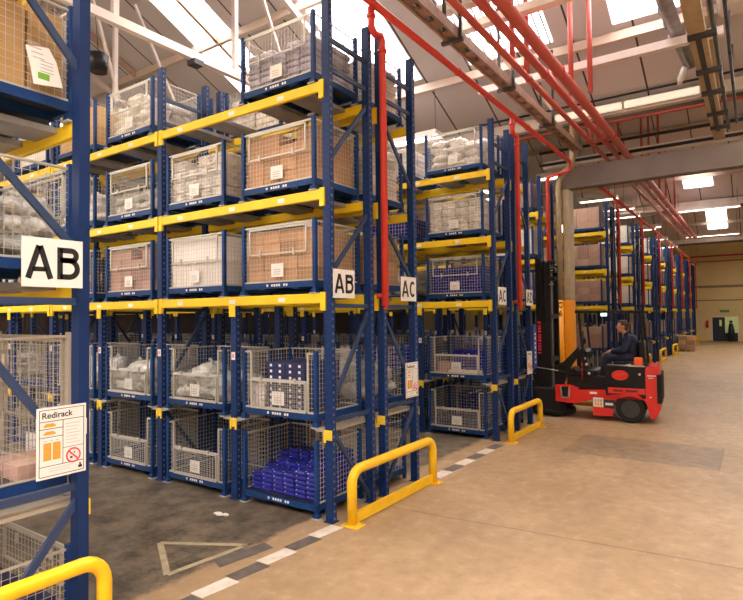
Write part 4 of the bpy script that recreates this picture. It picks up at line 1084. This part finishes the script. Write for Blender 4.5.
def wheel(x, y, r, wd, hubk='darksteel'):
    w_ = mb('rubber'); w_.tube([(x, y, r), (x, y+.02, r), (x, y+wd-.02, r), (x, y+wd, r)], [r*.93, r, r, r*.93], 28); o = w_.build('wheel', fk)
    h = mb(hubk).tube([(x, y-.006, r), (x, y+.01, r)], r*.62, 24); h.mat('darksteel')
    for i in range(6): a = i*math.pi/3; h.tube([(x+.09*math.cos(a), y-.014, r+.09*math.sin(a)), (x+.09*math.cos(a), y-.004, r+.09*math.sin(a))], .012, 6)
    h.build('hub', o); return o
wheel(1.53, .0, .265, .2); wheel(1.53, .88, .265, .2)
# articulated front unit
fu = P3([(.14, .33), (.14, .66), (.42, .67), (.58, .62), (.60, .58), (1.10, .60), (1.10, .44), (.86, .40), (.5, .30)], .05, 1.02, 'truckred', 'front_unit')
b = mb('galv'); b.prism([(.25, .40), (.23, .63), (.43, .63), (.41, .40)], .04, .05); b.mat('truckblack').prism([(.28, .43), (.265, .63), (.395, .63), (.38, .43)], .033, .041); b.build('hook_bracket', fu)
mb('white').box(.80, .93, .04, .05, .51, .55).build('small_label', fu)
b = mb('truckblack'); b.rbox(.34, .9, .1, .95, .84, .98, .03).rbox(.36, 1.08, .12, 1.0, .58, .86, .02); b.rbox(.56, .74, .12, .9, 1.0, 1.38, .05); b.build('dash_console', fk)
b = mb('silver'); 
for (x, z) in ((.78, .90), (.7, 1.2), (.74, 1.08)): b.ball((x, .1, z), (.035, .02, .03), 8)
b.build('control_housing', fk)
mb('truckred').tube([(.66, .06, .78), (.66, .06, 1.12)], .01, 6).build('marker_rod', fk)
# steering wheel and levers
b = mb('truckblack'); cx, cy, cz = .84, .45, 1.33
b.tube([(cx+.13*math.cos(a)*.8, cy+.15*math.sin(a), cz+.13*math.cos(a)*.55) for a in [2*math.pi*i/20 for i in range(21)]], .013, 6, False); b.tube([(cx, cy, cz), (cx-.18, cy, cz-.25)], .02, 6); b.bar((cx-.1, cy, cz-.06), (cx+.1, cy, cz+.06), .02, .02); b.build('steering_wheel', fk)
b = mb('truckblack'); b.tube([(.66, .3, 1.35), (.66, .3, 1.5)], .012, 6).ball((.66, .3, 1.54), (.06, .06, .08)).tube([(.64, .3, 1.54), (.66, .3, 1.75)], .015, 6); b.mat('white').box(.6, .63, .22, .235, 1.28, 1.4); b.build('control_lever', fk)
# seat
b = mb('truckblack'); b.rbox(1.22, 1.68, .25, .75, 1.07, 1.15, .03); b.rbox(1.66, 1.78, .25, .75, 1.12, 1.56, .04); b.build('seat', fk)
b = mb('silver'); b.tube([(1.12, .08, 1.095), (1.45, .08, 1.085), (1.55, .08, 1.11)], .014, 6); b.box(1.5, 1.8, .03, .2, 1.07, 1.09); b.build('hinge_bar', fk)
tag(mb('orangebox').rbox(-.07, .07, -.06, .06, 0, .15, .012).build('orange_box', None, (1.732, 7.306, 1.091), ), 'small orange box on the forklift battery cover behind the driver', 'box')
# overhead guard
b = mb('truckblack')
for y in (.06, 1.0):
    b.bar((1.80, y, 1.08), (1.72, y, 2.12), .045, .045, (0, 1, 0)); b.bar((.72, y, .84), (.62, y, 2.12), .04, .04, (0, 1, 0)); b.bar((.55, y, 2.13), (1.82, y, 2.11), .045, .05)
for i in range(8): b.bar((.58+.17*i, .06, 2.13), (.45+.17*i, 1.0, 2.13), .02, .04)
b.build('overhead_guard', fk)
wl = mb('truckblack').rbox(1.02, 1.16, .04, .12, 2.03, 2.11, .01).build('work_lamp', fk); mb('worklamp').box(1.035, 1.145, .034, .04, 2.04, 2.10).build('lens', wl)
# mast
def chan(b, x, y, z0, z1):
    b.box(x-.06, x+.06, y-.012, y+.012, z0, z1).box(x-.06, x-.045, y-.045, y+.045, z0, z1).box(x+.045, x+.06, y-.045, y+.045, z0, z1)
ms = mb('truckblack')
for y in (.18, .95):
    chan(ms, -.18, y, .12, 3.26); chan(ms, .0, y, .12, 3.16); chan(ms, -.10, y+(.05 if y < .5 else -.05), .2, 3.2)
for z in (.3, 1.1, 2.0, 3.0): ms.box(-.24, .06, .18, .95, z, z+.09)
ms.box(-.25, .06, .10, .2, .3, 1.9)
ms.build('mast', fk)
b = mb('truckblack'); 
for y in (.4, .72): b.tube([(-.05, y, .3), (-.05, y, 2.6)], .04, 10); b.tube([(-.05, y, 2.6), (-.05, y, 3.1)], .025, 8)
b.build('lift_cylinder', fk)
b = mb('galv')
for y in (.5, .62): b.box(-.02, .0, y-.02, y+.02, .4, 3.05)
b.build('lift_chain', fk)
b = mb('truckblack'); 
for z in (2.78, 2.95, 3.12): b.rbox(.04, .17, .1, .25, z, z+.09, .02)
b.box(.04, .07, .09, .2, 2.66, 3.2); b.mat('silver').box(.08, .12, .085, .1, 2.98, 3.0).box(.05, .14, .085, .1, 2.7, 2.715); b.build('mast_head_fitting', fk)
text('mast_lettering', 'NARROW AISLE', .085, 'signred', ms_ := None, (0, 0, 0), RF) if False else None
b = mb('signred')
for i in range(11): b.box(-.20, -.135, .088, .0995, 1.28+.062*i, 1.28+.062*i+(.045 if i % 3 else .03))
b.build('mast_lettering', fk)
b = mb('truckblack'); b.prism([(.12, .35), (.12, 1.05), (.3, 1.12), (.58, 1.42), (.62, 1.3), (.40, .95), (.3, .66), (.16, .66)], .10, .16).build('mast_cowl', fk); mb('rubber').rbox(-.3, .26, .06, .3, .08, .6, .04).build('base_cover', fk)
b = mb('truckblack'); b.box(-.30, -.24, .12, 1.0, .25, .6); b.box(-.30, -.24, .12, 1.0, .75, .85); b.build('carriage', fk)
for y in (.3, .75):
    b = mb('darksteel'); b.box(-.35, -.30, y, y+.1, .1, .85); b.box(-1.35, -.30, y, y+.1, .08, .12); b.build('fork', fk)
# front wheels / low black skirt
wheel(.12, .12, .2, .18); wheel(.12, .85, .2, .18)
b = mb('rubber'); b.tube([(.0, .5, .03), (.0, .5, .05), (.0, .5, .14), (.0, .5, .17)], [.40, .45, .45, .40], 28); b.build('skirt', fk)
b = mb('guard'); b.box(.3, .8, 1.02, 1.1, .12, .2); b.build('yellow_step', fk)
b = mb('rubber'); b.tube([(.15, .1, .95), (.35, .08, .9), (.5, .08, 1.0), (.6, .1, .9)], .018, 6); b.tube([(.05, .1, 1.0), (.3, .1, 1.05), (.45, .1, .98)], .014, 6); b.mat('silver').tube([(-.25, .07, 1.0), (.0, .07, .97), (.2, .07, .94)], .01, 6); b.build('hose', fk)

# ------------------------------------------------------------------ driver (one continuous body, remeshed)
def cap(b, p, q, r0, r1, n=12):
    p, q = Vector(p), Vector(q); b.ball(p, r0, n); b.ball(q, r1, n); b.tube([p, q], [r0, r1], n, True)
def remesh(b, name, parent, vox, k):
    me = b.mesh(name+'_src'); o = bpy.data.objects.new(name+'_tmp', me); COL.objects.link(o)
    md = o.modifiers.new('r', 'REMESH'); md.mode = 'VOXEL'; md.voxel_size = vox; md.use_smooth_shade = True
    sm = o.modifiers.new('s', 'SMOOTH'); sm.factor = .5; sm.iterations = 2
    dg = bpy.context.evaluated_depsgraph_get(); m2 = bpy.data.meshes.new_from_object(o.evaluated_get(dg)); bpy.data.objects.remove(o)
    m2.materials.clear(); m2.materials.append(M[k])
    return obj(name, m2, parent)
dr = thing('person', 'seated driver in navy overalls, dark hair, hands forward on the controls', 'person', (1.47, 7.665, 1.14), .087)
# local: -x forward, z up from seat top
hip = Vector((.10, 0, .08)); chest = Vector((.06, 0, .40)); neck = Vector((.0, 0, .55)); head = Vector((-.07, -.01, .69))
hands = []
def arm(b, s, r=(.055, .045, .035), stop=0):
    sh = Vector((.06, s*.19, .47)); el = Vector((-.04, s*.24, .22)); wr = Vector((-.27, s*.13, .19)); 
    cap(b, sh, el, r[0], r[1]); cap(b, el, wr if not stop else el+(wr-el)*.9, r[1], r[2]); return wr
def leg(b, s, r=(.085, .062, .042)):
    h = hip+Vector((-.04, s*.09, 0)); kn = Vector((-.34, s*.13, .08)); an = Vector((-.46, s*.12, -.32)); cap(b, h, kn, r[0], r[1]); cap(b, kn, an, r[1], r[2]); return an
bd = mb('skin')
cap(bd, hip, chest, .115, .13); cap(bd, chest+Vector((0, -.1, .05)), chest+Vector((0, .1, .05)), .07, .07); cap(bd, chest, neck, .09, .055); cap(bd, neck, head-Vector((0, 0, .08)), .052, .055)
rot = Matrix.Rotation(-.12, 3, 'Y')
bd.ball(head+Vector((.01, 0, .02)), (.098, .077, .105), 20, rot); bd.ball(head+Vector((-.03, 0, -.05)), (.062, .056, .07), 16, rot)
bd.ball(head+Vector((-.075, 0, -.105)), (.028, .03, .022), 10)                      # chin
bd.tube([head+Vector((-.085, 0, .02)), head+Vector((-.118, 0, -.022)), head+Vector((-.09, 0, -.034))], [.010, .017, .012], 8)  # nose
bd.ball(head+Vector((-.092, 0, -.06)), (.012, .025, .008), 8); bd.ball(head+Vector((-.09, 0, -.076)), (.012, .022, .008), 8)   # lips
bd.ball(head+Vector((-.078, 0, .038)), (.02, .05, .012), 10)                        # brow
for s in (-1, 1): bd.ball(head+Vector((.02, s*.078, -.005)), (.022, .012, .034), 10)  # ears
for s in (-1, 1):
    wr = arm(bd, s); pd = Vector((-.85, -s*.25, -.15)).normalized(); palm = wr+pd*.06
    cap(bd, wr, palm, .03, .034); side = Vector((0, 1, 0))
    for i, (o_, ln) in enumerate(((-.033, .058), (-.011, .07), (.011, .075), (.033, .066))):
        a = palm+side*o_*1.0+pd*.02; c1 = a+pd*ln*.5+Vector((0, 0, -.01)); c2 = c1+Vector((-.3, 0, -.9)).normalized()*ln*.4
        cap(bd, a, c1, .0105, .0095, 8); cap(bd, c1, c2, .0095, .008, 8)
    th = wr+pd*.03+side*(-s*.028); cap(bd, th, th+Vector((-.03, -s*.03, .012)), .013, .011, 8); cap(bd, th+Vector((-.03, -s*.03, .012)), th+Vector((-.06, -s*.035, -.005)), .011, .009, 8)
    leg(bd, s, (.075, .055, .036))
body = remesh(bd, 'body', dr, .0075, 'skin')
cl = mb('navy'); cap(cl, hip, chest, .142, .152, 18); cap(cl, chest+Vector((.01, -.1, .05)), chest+Vector((.01, .1, .05)), .088, .088); cap(cl, chest, Vector((.02, 0, .53)), .11, .078)
for s in (-1, 1): arm(cl, s, (.074, .062, .047), 1); leg(cl, s, (.1, .078, .06))
remesh(cl, 'overalls', dr, .011, 'navy')
hr = mb('hair'); hr.ball(head+Vector((.03, 0, .045)), (.093, .086, .092), 18); hr.ball(head+Vector((.065, 0, -.02)), (.05, .074, .07), 12); hr.ball(head+Vector((-.03, 0, .1)), (.06, .06, .03), 12)
remesh(hr, 'hair', dr, .01, 'hair')
for s in (-1, 1):
    e = mb('white').ball(head+Vector((-.086, s*.03, .018)), .011, 10); e.mat('black').ball(head+Vector((-.094, s*.03, .018)), .006, 8); e.build('eye', dr)
for s in (-1, 1):
    an = Vector((-.46, s*.12, -.33)); sh = mb('truckblack'); cap(sh, an+Vector((.03, 0, -.03)), an+Vector((-.14, 0, -.045)), .048, .04); remesh(sh, 'shoe', dr, .012, 'truckblack')
print('COUNTS', COUNT, len(COL.objects))
